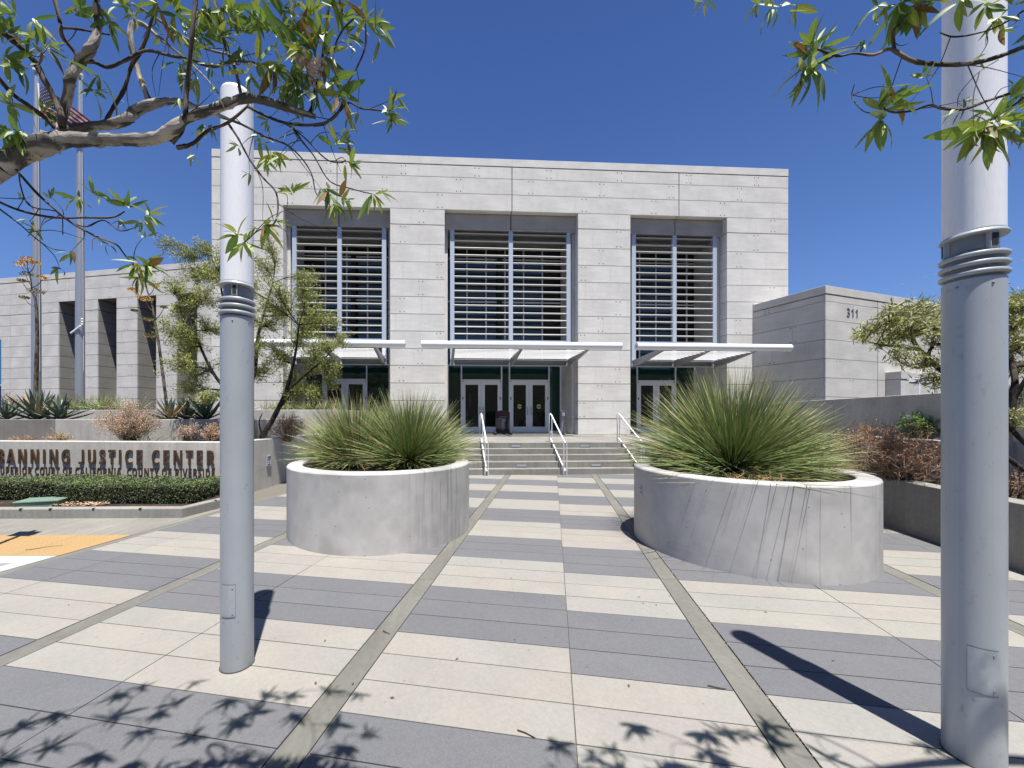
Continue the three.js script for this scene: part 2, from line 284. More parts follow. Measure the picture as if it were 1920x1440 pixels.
// paving lattice: the centre seam runs X = .1125 + .2347 Z, the slab rows cross it at a slant
const seamX = (z) => 0.1125 + 0.2347 * z;
const pave = (d, t) => { const s = d / 1.0398; return [seamX(t) + s, t - 0.1695 * s]; };
function slabGeo(c, top, depth) { // c: four [X, Z] corners in order
  const p = [], put = (x, y, z) => p.push(x, y, -z);
  const q = (a, b, cc, d) => { put(...a); put(...b); put(...cc); put(...a); put(...cc); put(...d); };
  const t = c.map((k) => [k[0], top, k[1]]), l = c.map((k) => [k[0], top - depth, k[1]]);
  q(t[0], t[1], t[2], t[3]); for (let i = 0; i < 4; i++) { const j = (i + 1) % 4; q(l[i], l[j], t[j], t[i]); }
  const g = new THREE.BufferGeometry(); g.setAttribute('position', new THREE.Float32BufferAttribute(p, 3)); g.computeVertexNormals(); return g;
}
{
  const plaza = structGroup('plaza', 'plaza paved in cream and grey stripes between concrete bands');
  const cols = [-5.75, -5.09, -3.735, -2.715, -1.36, 0, 1.03, 2.37, 3.41, 4.42, 5.4], bands = [-5.75, -3.735, -1.36, 1.03, 3.41], HW = 0.085, ROW = 0.26, T0 = 1.878;
  const r = rng(21), gap = 0.0035, far = [];
  mesh('bedding', tri(slabGeo([[-9, -4], [9, -4], [9, 10.9], [-9, 10.9]].map(([x, z]) => [x, z]), -0.012, 0.04), 2), M.joint, plaza);
  for (let c = 0; c < cols.length - 1; c++) {
    let a = cols[c], b = cols[c + 1]; const shift = (a + b) / 2 < -3.735 ? -1 : (a + b) / 2 < 0 ? 0 : (a + b) / 2 < 3.41 ? 1 : 2;
    a += bands.includes(cols[c]) ? (cols[c] === -5.75 ? 0.065 : HW) : 0; b -= bands.includes(cols[c + 1]) ? HW : 0;
    for (let k = -6; k < 42;) {
      const t0 = T0 + k * ROW, mid = pave((a + b) / 2, t0), stripe = Math.floor((k + shift) / 3), cream = ((stripe % 2) + 2) % 2 === 0;
      let rows = 1; if (mid[1] > 6.4) rows = 3 - ((((k + shift) % 3) + 3) % 3);
      const t1 = t0 + rows * ROW; k += rows;
      const xs = [pave(a, t0), pave(b, t0), pave(b, t1), pave(a, t1)];
      if (xs.every((q) => q[1] > 10.95) || xs.every((q) => q[1] < 0.55)) continue;
      if (xs.every((q) => q[0] / Math.max(q[1], 0.3) > 1.95) || xs.every((q) => q[0] / Math.max(q[1], 0.3) < -1.7)) continue;
      // inset for the joint
      const e = mid[1] > 4 ? gap * 0.7 : gap, cs = [pave(a + e, t0 + e), pave(b - e, t0 + e), pave(b - e, t1 - e), pave(a + e, t1 - e)];
      const u = r(), mat = cream ? (u < 0.16 ? M.creamPink : u < 0.3 ? M.creamPale : M.cream[Math.floor(r() * 8)]) : M.grey[Math.floor(r() * 6)];
      mesh('paver', tri(slabGeo(cs, (r() - 0.5) * 0.0012, 0.02), 2.6, r(), r()), mat, plaza);
    }
  }
  // concrete bands, slightly sunk, poured in lengths
  for (const d of bands) for (let t = 0.2; t < 11; t += 3.6) {
    const w = d === -5.75 ? 0.06 : HW - 0.007, t1 = t + 3.594, p = (dd, tt) => { const X = seamX(tt) + dd; return [X, tt]; };
    mesh('concrete_band', tri(slabGeo([p(d - w, t), p(d + w, t), p(d + w, t1), p(d - w, t1)], -0.002, 0.02), 3, r(), r()), M.band[Math.floor(r() * 2)], plaza);
  }
}
// pavement, crossing pad and painted aisle left of the plaza
{
  const eX = (z) => seamX(z) - 5.75 - 0.075;
  struct('sidewalk', tri(slabGeo([[-16, 5.215], [eX(5.215), 5.215], [eX(6.9), 6.9], [-16, 6.9]], -0.003, 0.05), 3), M.walk);
  const pad = structGroup('tactile_paving', 'yellow warning pad at the edge of the sidewalk');
  const r = rng(44);
  for (let i = 0; i < 5; i++) { const x1 = eX(4.8) - 0.0 - i * 0.61, x0 = x1 - 0.606; const f = (x, z) => [x + (i === 0 && x === x1 ? eX(z) - eX(4.8) : 0), z]; mesh('tile', tri(slabGeo([f(x0, 4.44), f(x1, 4.44), f(x1, 5.21), f(x0, 5.21)], 0.001, 0.05), 1.5, r(), r()), M.yellow, pad); }
  { const dome = new THREE.CylinderGeometry(0.007, 0.012, 0.005, 8), all = []; for (let i = 0; i < 46; i++) for (let j = 0; j < 12; j++) { const x = eX(4.8) - 0.15 - i * 0.06, z = 4.49 + j * 0.062; const g = dome.clone(); g.translate(x, 0.0035, -z); all.push(g); } mesh('tactile_domes', tri(merge(all), 1.5), M.yellow, pad).userData.kind = 'stuff'; }
  struct('road', tri(slabGeo([[-16, 1.5], [eX(1.5), 1.5], [eX(4.435), 4.435], [-16, 4.435]], -0.004, 0.05), 3), M.asphaltPale);
  const line = (c) => slabGeo(c, 0.0005, 0.0035);
  struct('road_marking', tri(line([[-12, 4.2], [eX(4.2) - 0.01, 4.2], [eX(4.43) - 0.01, 4.43], [-12, 4.43]]), 2), M.whitePaint);
  struct('road_marking', tri(line([[eX(1.6) - 0.22, 1.6], [eX(1.6) - 0.01, 1.6], [eX(4.195) - 0.01, 4.195], [eX(4.195) - 0.2, 4.195]]), 2), M.whitePaint);
}
// ---------------------------------------------------------------- walls, kerb, planting beds
// slab of wall whose face runs A to B ([X, Z] on the ground), thickness t to the right of that direction (seen from above)
function wallSeg(A, B, t, y0, y1, r = 0.012) {
  const dx = B[0] - A[0], dz = -(B[1] - A[1]), L = Math.hypot(dx, dz);
  const g = bx(0, L, y0, y1, -t, 0, r); g.rotateY(-Math.atan2(dz, dx)); g.translate(A[0], 0, -A[1]); return g;
}
const wall = (name, label, geos, mat, group) => { const t = thing(name, label, 'wall', [0, 0, 0], 0, group); return geos.map(([n, g, m], i) => mesh(n, tri(g, 3, i * 0.37, i * 0.21), m ?? mat, t)) && t; };
const S0 = [-4.57, 7.62], SW = [-0.99694, 0.07819];                           // sign wall: corner and direction to the left
const signWall = wall('sign_wall', 'low concrete wall that carries the brown court lettering, behind the hedge', [
  ['wall_panel', wallSeg([S0[0] + SW[0] * 2.62, S0[1] + SW[1] * 2.62], S0, 0.26, -0.05, 1.10), M.wall[0]],
  ['wall_panel', wallSeg([S0[0] + SW[0] * 9, S0[1] + SW[1] * 9], [S0[0] + SW[0] * 2.626, S0[1] + SW[1] * 2.626], 0.26, -0.05, 1.10), M.wall[1]],
], M.wall[0]);
wall('side_wall', 'long low concrete wall running back from the sign wall to the steps', [
  ['wall_panel', wallSeg([-4.545, 7.885], [-4.33, 10.05], 0.26, -0.05, 1.10), M.wall[2]],
  ['wall_panel', wallSeg([-4.3295, 10.056], [-4.11, 12.27], 0.26, -0.05, 1.10), M.wall[3]],
], M.wall[2]);
{
  const t = thing('wall_light', 'small square recessed light on the face of the side wall', 'wall light', [-4.455, 0.60, -8.78], Math.PI / 2 - 0.1);
  mesh('frame', [bx(-0.07, 0.07, 0.10, 0.115, -0.01, 0.03), bx(-0.07, 0.07, -0.115, -0.10, -0.01, 0.03), bx(-0.07, -0.056, -0.1, 0.1, -0.01, 0.03), bx(0.056, 0.07, -0.1, 0.1, -0.01, 0.03)], M.steel, t);
  mesh('louvre', [0.06, 0.02, -0.02, -0.06].map((y) => bx(-0.055, 0.055, y - 0.006, y + 0.006, -0.005, 0.02)), M.frame, t);
  mesh('back_plate', bx(-0.055, 0.055, -0.1, 0.1, -0.012, -0.004), M.lampDark, t);
}
wall('terrace_wall', 'middle terrace wall behind the sign wall, its left half darker', [
  ['wall_panel', wallSeg([-10.22, 9.62], [-5.35, 9.30], 0.26, 0.5, 1.545), M.wall[1]],
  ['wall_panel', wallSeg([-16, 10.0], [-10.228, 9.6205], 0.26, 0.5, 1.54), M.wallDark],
  ['wall_panel', wallSeg([-5.35, 9.57], [-5.10, 12.25], 0.26, 0.5, 1.545), M.wall[2]],
], M.wall[1]);
wall('upper_terrace_wall', 'upper terrace wall in front of the flagpoles, its end beside the landing', [
  ['wall_panel', wallSeg([-10.6, 12.55], [-3.98, 12.30], 0.26, 0.5, 1.835), M.wall[2]],
  ['wall_panel', wallSeg([-17, 12.8], [-10.606, 12.5503], 0.26, 0.5, 1.835), M.wall[0]],
  ['wall_panel', wallSeg([-3.98, 12.57], [-3.75, 15.9], 0.26, 0.5, 1.835), M.wall[3]],
], M.wall[2]);
wall('planter_wall', 'low shaded planter wall along the right edge of the plaza, dry shrubs behind it', [
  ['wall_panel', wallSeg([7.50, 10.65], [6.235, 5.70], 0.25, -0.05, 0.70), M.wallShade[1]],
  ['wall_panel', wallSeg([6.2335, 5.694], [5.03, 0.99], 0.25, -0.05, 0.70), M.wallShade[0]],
], M.wall[0]);
wall('stepped_wall', 'second retaining wall behind the right planter wall, its front lit', [
  ['wall_panel', wallSeg([8.1, 6.3], [15, 5.1], 0.25, 0.3, 1.2), M.wall[2]],
  ['wall_panel', wallSeg([9.1, 12.0], [8.103, 6.555], 0.25, 0.3, 1.2), M.wallDark],  // left face: its shade put into the colour, darker than the lit front
], M.wall[2]);
wall('ramp_wall', 'tall grey retaining wall with a white sunlit top below the numbered building', [
  ['wall_panel', wallSeg([10.35, 14.2], [9.55, 9.9], 0.25, 0.3, 2.06), M.wall[2]],
  ['wall_panel', wallSeg([9.5485, 9.893], [8.86, 6.2], 0.25, 0.3, 2.06), M.wall[3]],
  ['wall_panel', wallSeg([8.8585, 6.193], [8.3, 3.2], 0.25, 0.3, 2.06), M.wall[1]],
], M.wall[2]);
function bed(label, pts, y) { const s = new THREE.Shape(pts.map((p) => new THREE.Vector2(p[0], p[1]))), g = new THREE.ShapeGeometry(s, 1); g.rotateX(-Math.PI / 2); g.translate(0, y, 0); return struct('planting_bed', tri(g, 1.7), M.soil, label); }
bed('soil behind the sign wall', [[-13.5, 8.45], [-4.75, 7.85], [-4.3, 12.35], [-5.2, 12.35], [-5.45, 9.4], [-16, 10.1]], 1.0);
bed('soil of the agave terrace', [[-16, 10.2], [-5.5, 9.5], [-5.2, 12.4], [-16.5, 12.8]], 1.45);
bed('soil of the upper terrace', [[-60, 14], [-17, 12.95], [-4.1, 12.5], [-3.9, 16], [-10.4, 16], [-10.4, 24], [-60, 34]], 1.74);
bed('soil behind the right planter wall', [[5.2, 0.9], [6.4, 5.7], [7.7, 10.7], [8.9, 11.5], [8.2, 6.4], [15, 5.2], [15, 0.9]], 0.61);
bed('soil behind the stepped wall', [[8.25, 6.5], [15, 5.4], [15, 8], [10.4, 13.5], [9.3, 12]], 1.08);
bed('soil in front of the hedge', [[-14, 6.1], [-4.55, 6.2], [-4.35, 7.0], [-4.62, 7.6], [-14, 8.3]], 0.125);
{
  const c = thing('curb', 'grey concrete curb round the hedge bed with dark studs along its edge', 'curb');
  const P = [[-14, 5.93], [-4.46, 6.10], [-4.20, 7.0], [-4.35, 7.60]];
  mesh('curb_stone', tri(wallSeg(P[0], [-7.6, 6.045], 0.15, -0.05, 0.155, 0.02), 3), M.curb[1], c);
  mesh('curb_stone', tri(wallSeg([-7.595, 6.045], P[1], 0.15, -0.05, 0.155, 0.02), 3), M.curb[0], c);
  mesh('curb_stone', tri(wallSeg([-4.462, 6.105], P[2], 0.15, -0.05, 0.153, 0.02), 3), M.curb[2], c);
  mesh('curb_stone', tri(wallSeg([-4.20, 7.005], P[3], 0.15, -0.05, 0.151, 0.02), 3), M.curb[2], c);
  for (const x of [-6.98, -6.52, -5.85, -5.12]) { const z = 6.10 + (x + 4.46) * 0.0178; mesh('stud', bx(x - 0.02, x + 0.02, 0.125, 0.158, -z - 0.03, -z + 0.004, 0.003), M.black, c); }
  mesh('stud', bx(-0.02, 0.02, 0.125, 0.158, -0.03, 0.004, 0.003).rotateY(1.2).translate(-4.30, 0, -6.68), M.black, c);
}
// ---------------------------------------------------------------- staircase and landing (frame of the courthouse front)
const FA = 3 * Math.PI / 180, FZ = 16.45;
const F = (u, y, w) => V(u * Math.cos(FA) + w * Math.sin(FA), y, -FZ - u * Math.sin(FA) + w * Math.cos(FA));
{
  const st = structGroup('staircase', 'five broad concrete steps up to the landing'); st.position.set(0, 0, -FZ); st.rotation.y = FA;
  const RISE = 0.166, TREAD = 0.25, W0 = 5.90;
  for (let i = 0; i < 4; i++) mesh('step', tri(bx(-4.62, 8.6, -0.05, RISE * (i + 1), W0 - TREAD * (i + 1) + 0.002, W0 - TREAD * i, 0.012), 3, i * 0.3, i * 0.23), M.step[i % 3], st);
  mesh('step', tri(bx(-4.62, 8.6, 0.0, RISE * 5, W0 - TREAD * 4 - 0.4, W0 - TREAD * 4, 0.012), 3, 0.7, 0.1), M.step[1], st);
  for (const [u, i] of [[1.35, 4], [3.47, 4], [1.37, 1], [3.52, 1]]) {
    const w = W0 - TREAD * i, y = RISE * (i + 0.5) - 0.01, l = sub('step_light', st);
    mesh('frame', [bx(u - 0.15, u + 0.15, y + 0.04, y + 0.052, w, w + 0.008), bx(u - 0.15, u + 0.15, y - 0.052, y - 0.04, w, w + 0.008), bx(u - 0.15, u - 0.136, y - 0.04, y + 0.04, w, w + 0.008), bx(u + 0.136, u + 0.15, y - 0.04, y + 0.04, w, w + 0.008)], M.lampDark, l);
    mesh('cover', bx(u - 0.134, u + 0.134, y - 0.039, y + 0.039, w, w + 0.004), M.steel, l);
  }
  const la = tri(bx(-4.6, 16, 0, 0.829, -2.3, W0 - 4 * TREAD - 0.405, 0), 3); const m = struct('landing', la, M.landing); m.position.set(0, 0, -FZ); m.rotation.y = FA;
}
// ---------------------------------------------------------------- the courthouse
const bld = thing('courthouse', 'tall pale concrete courthouse with three louvred window bays over glass doors', 'building', [0, 0, -FZ], FA);
{
  const U0 = -10.42, U1 = 14.60, OPEN = [[-7.53, -3.09], [-0.78, 5.02], [7.35, 11.75]], PIL = [[U0, -7.53], [-3.09, -0.78], [5.02, 7.35], [11.75, U1]], MID = [-5.31, 2.12, 9.55];
  const H = [12.37, 11.86, 11.18, 10.47, 9.80, 8.96, 8.21, 7.47, 6.73, 5.99, 5.26, 4.52, 3.79, 3.05, 2.30, 1.53, 0.83], J = 0.011, r = rng(61), holes = [];
  const hole = new THREE.CircleGeometry(0.024, 10), addHole = (u, y) => { const g = hole.clone(); g.translate(u, y, 0.0025); holes.push(g); };
  const seams = (row, a, b) => { const s = []; for (let n = -6; n < 7; n++) { const u = 0.6 - 0.79 * row + 3.13 * n; if (u > a + 0.16 && u < b - 0.16) s.push(u); } return s; };
  const row = (k, a, b, depth) => {
    const y1 = H[k] - (k === 4 || k === 15 ? 0.022 : J), y0 = H[k + 1] + (k === 3 ? 0.016 : J), s = [a, ...seams(k, a, b), b], ou = k * 0.37, ov = k * 0.23;
    for (let i = 0; i < s.length - 1; i++) mesh('concrete_panel', tri(bx(s[i] + (i ? 0.0012 : 0), s[i + 1] - (i < s.length - 2 ? 0.0012 : 0), y0, y1, -depth, 0), 3, ou, ov), M.panel[Math.floor(r() * 8)], bld);
    for (let i = 1; i < s.length - 1; i++) for (const d of [-0.09, 0.09]) { addHole(s[i] + d, y0 + 0.08); addHole(s[i] + d, y1 - 0.08); }
  };
  mesh('parapet_cap', tri(bx(U0 - 0.004, U1 + 0.004, H[0] + 0.022, 12.71, -0.5, 0.012, 0.01), 3), M.panel[2], bld);
  const parts = [U0, ...MID, U1];
  for (let k = 0; k < 3; k++) for (let i = 0; i < 4; i++) row(k, parts[i] + (i ? 0.018 : 0), parts[i + 1] - (i < 3 ? 0.018 : 0), 0.285);
  for (const [a, b] of PIL) for (let k = 3; k < 16; k++) row(k, a, b, 0.44);
  mesh('tie_holes', holes, M.hole, bld).userData.kind = 'stuff';
  // structure behind the panels
  mesh('core', tri(merge([bx(U0 + 0.01, U1 - 0.01, 10.46, 12.6, -2.6, -0.30), bx(U0 + 0.01, U1 - 0.01, 0, 12.6, -24, -2.62), bx(U0 + 0.02, U1 - 0.02, 9.7, 10.44, -2.6, -1.0)]), 3), M.core, bld);
  mesh('roof', bx(U0 + 0.4, U1 - 0.4, 12.602, 12.64, -23.6, -0.6), M.core, bld);
  PIL.forEach(([a, b], i) => mesh('inner_pier', tri(bx(i ? a - 0.13 : a + 0.02, i < 3 ? b + 0.13 : b - 0.02, 0.829, 9.79, -2.6, -0.46), 3, r(), r()), M.panel[i * 2], bld));
  OPEN.forEach(([a, b], i) => { for (const [p, q] of [[a, MID[i] - 0.018], [MID[i] + 0.018, b]]) mesh('lintel', tri(bx(p + 0.003, q - 0.003, 9.795, 10.455, -0.95, -0.288, 0.008), 3, r(), r()), M.lintel[i], bld); });
  // ---- window bays
  const glassW = -2.0;
  OPEN.forEach(([a, b], i) => {
    const L = a + 0.135, R = b - 0.135, win = sub('window', bld), mul = [];
    const cols = [[-6.38, -5.39, -4.42], [0.30, 1.22, 2.14, 3.04, 3.96], [7.98, 8.8, 9.63, 10.5, 11.2]][i], xs = [L, ...cols, R], ys = [4.10, 4.92, 7.14, 9.19, 9.7];
    for (let c = 0; c < xs.length - 1; c++) for (let k = 0; k < ys.length - 1; k++) mesh('pane', bx(xs[c] + 0.03, xs[c + 1] - 0.03, ys[k] + 0.03, ys[k + 1] - 0.03, glassW - 0.03, glassW - 0.01), (i === 1 && c === 5) || (i === 2 && c >= 4) || (i === 0 && c === 0) ? M.dark : M.upGlass, win);
    for (const x of cols) mesh('mullion', bx(x - 0.03, x + 0.03, 4.13, 9.7, glassW - 0.04, glassW + 0.03), M.frame, win);
    for (const y of ys.slice(1, 4)) mesh('transom_bar', bx(L, R, y - 0.03, y + 0.03, glassW - 0.04, glassW + 0.024), M.frame, win);
    if (i === 1) mesh('dark_strip', bx(1.74, 1.97, 4.13, 9.7, glassW + 0.06, glassW + 0.2), M.dark, win);  // dark upright strip just in front of the panes
    if (i === 0) mesh('dark_strip', bx(-5.17, -4.95, 4.13, 9.7, glassW + 0.06, glassW + 0.2), M.dark, win);  // narrow dark strip before the glass of the left bay
    // ---- glazed entrance below
    const ent = sub('entrance_screen', bld);
    const pairs = [[[-6.49, -4.46]], [[0.03, 1.97], [2.35, 4.29]], [[8.68, 10.62]]][i];
    const edges = [L]; for (const [p, q] of pairs) edges.push(p, q); edges.push(R);
    const head = 3.36, top = 4.05, base = 0.83;
    mesh('head_bar', bx(L, R, top, top + 0.07, glassW - 0.05, glassW + 0.05), M.frame, ent);
    for (const e of edges) mesh('mullion', bx(Math.min(R - 0.06, Math.max(L, e - 0.03)), Math.max(L + 0.06, Math.min(R, e + 0.03)), base, top, glassW - 0.05, glassW + 0.045), M.frame, ent);
    for (let k = 0; k < edges.length - 1; k += 2) { mesh('side_pane', bx(edges[k] + 0.03, edges[k + 1] - 0.03, base + 0.1, top, glassW - 0.02, glassW), M.sideGlass, ent); mesh('sill_bar', bx(edges[k] + 0.03, edges[k + 1] - 0.03, base, base + 0.1, glassW - 0.04, glassW + 0.03), M.frame, ent); }
    for (const [p, q] of pairs) {
      mesh('transom_pane', bx(p + 0.03, q - 0.03, head + 0.05, top, glassW - 0.02, glassW), M.sideGlass, ent);
      mesh('door_head', bx(p + 0.03, q - 0.03, head, head + 0.05, glassW - 0.05, glassW + 0.04), M.frame, ent);
      const mid = (p + q) / 2;
      for (const [x0, x1, side] of [[p + 0.035, mid - 0.005, 1], [mid + 0.005, q - 0.035, -1]]) {
        const d = sub('door', bld), y0 = base + 0.012, y1 = head - 0.006, z0 = glassW - 0.025, z1 = glassW + 0.025, s = 0.155;
        mesh('door_frame', [bx(x0, x0 + s, y0, y1, z0, z1), bx(x1 - s, x1, y0, y1, z0, z1), bx(x0 + s, x1 - s, y1 - 0.2, y1, z0, z1), bx(x0 + s, x1 - s, y0, y0 + 0.29, z0, z1)], M.frame, d);
        mesh('door_pane', bx(x0 + s, x1 - s, y0 + 0.29, y1 - 0.2, glassW - 0.012, glassW), M.doorGlass, d);
        const hx = side > 0 ? x1 - 0.08 : x0 + 0.08; mesh('handle', [cyl([hx, y0 + 0.85, z1 + 0.05], [hx, y0 + 1.25, z1 + 0.05], 0.014), cyl([hx, y0 + 0.9, z1], [hx, y0 + 0.9, z1 + 0.05], 0.01), cyl([hx, y0 + 1.2, z1], [hx, y0 + 1.2, z1 + 0.05], 0.01)], M.lampDark, d);
        const ex = side > 0 ? x0 + 0.035 : x1 - 0.035; mesh('hinge', [bx(ex - 0.02, ex + 0.02, y0 + 1.6, y0 + 1.72, z1, z1 + 0.02), bx(ex - 0.02, ex + 0.02, y1 - 0.05, y1 - 0.01, z1, z1 + 0.02)], M.black, d);
        if (i === 1 && p > 2) { const cx = (x0 + x1) / 2, g = new THREE.CircleGeometry(0.115, 28); g.translate(cx, y0 + 1.27, glassW + 0.003); mesh('decal', g, M.decal, d); }
      }
    }
    // ---- louvre screen
    const scr = sub('louver_screen', bld), posts = [a + 0.33, MID[i] + 0.01, b - 0.31], zf = -0.33;
    for (const x of posts) mesh('post', bx(x - 0.092, x + 0.092, 3.86, 9.79, zf - 0.16, zf, 0.008), M.screen, scr);
    for (let k = 0; k < 2; k++) {
      const p = posts[k] + 0.094, q = posts[k + 1] - 0.094, sh = new THREE.Shape(); sh.absellipse(0, 0, 0.125, 0.036, 0, 2 * Math.PI);
      const bl = new THREE.ExtrudeGeometry(sh, { depth: q - p, bevelEnabled: false, curveSegments: 10 }); bl.rotateY(Math.PI / 2); bl.rotateX(0.14);
      for (let n = 0; n < 15; n++) { const m = mesh('louver_blade', bl, M.blade, scr); m.position.set(p, 9.66 - n * 0.3145, zf - 0.12); }
      mesh('bottom_rail', bx(p, q, 4.92, 4.99, zf - 0.15, zf - 0.03), M.screen, scr);
    }
    // ---- canopy
    const can = sub('canopy', bld), half = i === 1 ? 3.75 : 3.05, tw = 2.2, th = 4.285;
    mesh('tube', cyl([MID[i] - half, th, tw], [MID[i] + half, th, tw], 0.135, 0.135, 28), M.tube, can);
    for (const s of [-1, 1]) { const x = MID[i] + s * half; mesh('end_cap', cyl([x + s * 0.001, th, tw], [x + s * 0.012, th, tw], 0.142, 0.142, 28), M.frame, can); mesh('end_bolt', cyl([x + s * 0.012, th, tw], [x + s * 0.03, th, tw], 0.035, 0.035, 12), M.lampDark, can); }
    mesh('back_beam', [bx(posts[0] - 0.09, posts[2] + 0.09, 3.87, 4.14, zf - 0.22, zf - 0.17), bx(posts[0] - 0.09, posts[2] + 0.09, 4.10, 4.14, zf - 0.17, zf + 0.03), bx(posts[0] - 0.09, posts[2] + 0.09, 3.87, 3.9, zf - 0.17, zf - 0.03)], M.steel, can);
    for (const x of posts) {
      const sh = new THREE.Shape(); sh.moveTo(zf + 0.002, 3.84); sh.lineTo(zf + 0.002, 4.14); sh.lineTo(tw - 0.1, 4.30); sh.lineTo(tw - 0.1, 4.20); sh.lineTo(zf + 0.9, 3.94); sh.closePath();
      const g = new THREE.ExtrudeGeometry(sh, { depth: 0.1, bevelEnabled: false }); g.rotateY(-Math.PI / 2); g.translate(x + 0.05, 0, 0); mesh('arm', g, M.arm, can);
    }
    for (let k = 0; k < 2; k++) for (let n = 0; n < 8; n++) { const p = posts[k] + 0.055, q = posts[k + 1] - 0.055, g = bx(0, q - p, -0.006, 0.006, -0.068, 0.068); g.rotateX(0.38); const m = mesh('slat', g, M.canopySlat, can); m.position.set(p, 4.155 + n * 0.004, -0.1 + n * 0.262); }
    if (i === 0) mesh('bracket_light', [bx(b - 0.35, b - 0.2, 4.2, 4.5, -0.2, -0.02, 0.02)], M.frame, can);
  });
}
// ---------------------------------------------------------------- numbered annex on the right
const annex = thing('annex', 'low concrete annex with the number 311 on its front', 'building', [13.76, 0, -14.57], 18 * Math.PI / 180);
{
  const H = [6.27, 6.01, 5.29, 4.56, 3.83, 3.10, 2.37, 1.64, 0.9], r = rng(71), holes = [], ho = new THREE.CircleGeometry(0.024, 10);
  mesh('core', tri(bx(0.07, 16, 0, 6.4, -11, -0.07), 3), M.core, annex);
  mesh('parapet_cap', tri(bx(-0.012, 16, 6.3, 6.6, -0.35, 0.012, 0.01), 3), M.annex[1], annex);
  mesh('parapet_cap', tri(bx(-0.012, 0.35, 6.3, 6.6, -11, -0.352, 0.01), 3), M.annex[4], annex);
  mesh('roof', bx(0.3, 16, 6.4, 6.45, -11, -0.3), M.core, annex);
  for (let k = 0; k < 8; k++) {
    const y1 = H[k] - (k ? 0.008 : 0.018), y0 = H[k + 1] + 0.008, s = [0, 3.19];
    const cut = [2.35, 1.58, 0.8, 0.05][k % 4]; const xs = [[0, 3.185], [3.215, 6.3 + 0.8 * (k % 3 - 1)], [6.312 + 0.8 * (k % 3 - 1), 11], [11.01, 16]];
    for (const [p, q] of xs) mesh('concrete_panel', tri(bx(p, q, y0, y1, -0.069, 0), 3, r(), r()), M.annex[Math.floor(r() * 6)], annex);
    if (k > 0) for (const [x, n] of [[0.8 * (k % 4) + 0.75, 0], [4.3, 1]]) if (x < 2.9 || n) for (const d of [-0.09, 0.09]) for (const y of [y1 - 0.07]) { const g = ho.clone(); g.translate(x + d, y, 0.0025); holes.push(g); }
    const zc = [-2.1, -3.0, -1.1, -1.9, -2.9][k % 5];
    for (const [p, q] of [[-0.075, zc + 0.005], [zc - 0.005, -6], [-6.012, -11]]) mesh('concrete_panel', tri(bx(0, 0.069, y0, y1, q, p), 3, r(), r()), M.annex[Math.floor(r() * 6)], annex);
    for (const d of [-0.09, 0.09]) { const g = ho.clone(); g.rotateY(-Math.PI / 2); g.translate(-0.0025, y1 - 0.07, zc + d); holes.push(g); const g2 = g.clone(); g2.translate(0, y0 - y1 + 0.14, 0); holes.push(g2); }
  }
  mesh('tie_holes', holes, M.hole, annex).userData.kind = 'stuff';
  // low gate pier and steel gate in front
  mesh('gate_pier', tri(merge([bx(3.72, 4.28, 0, 3.10, 0.002, 0.45), bx(3.70, 4.30, 3.13, 3.42, 0.002, 0.47), bx(3.76, 4.24, 3.10, 3.13, 0.01, 0.41)]), 3), M.annex[3], annex);
  mesh('gate_wall', tri(bx(4.30, 11, 0, 3.42, 0.002, 0.25), 3), M.annex[0], annex);
  const gate = sub('gate', annex);
  mesh('gate_frame', [bx(4.5, 8.2, 3.05, 3.2, 0.27, 0.295), bx(4.5, 8.2, 2.38, 2.47, 0.27, 0.295), bx(4.5, 8.2, 1.5, 1.6, 0.27, 0.295), ...[4.5, 5.35, 6.2, 6.32, 7.2, 8.1].map((x) => bx(x, x + 0.1, 1.6, 3.05, 0.272, 0.29))], M.frame, gate);
  mesh('gate_panel', bx(4.52, 8.15, 1.62, 3.03, 0.26, 0.275), M.annex[5], gate);
  mesh('lock_box', bx(4.33, 4.47, 2.55, 2.9, 0.252, 0.33, 0.01), M.slat, annex);
}
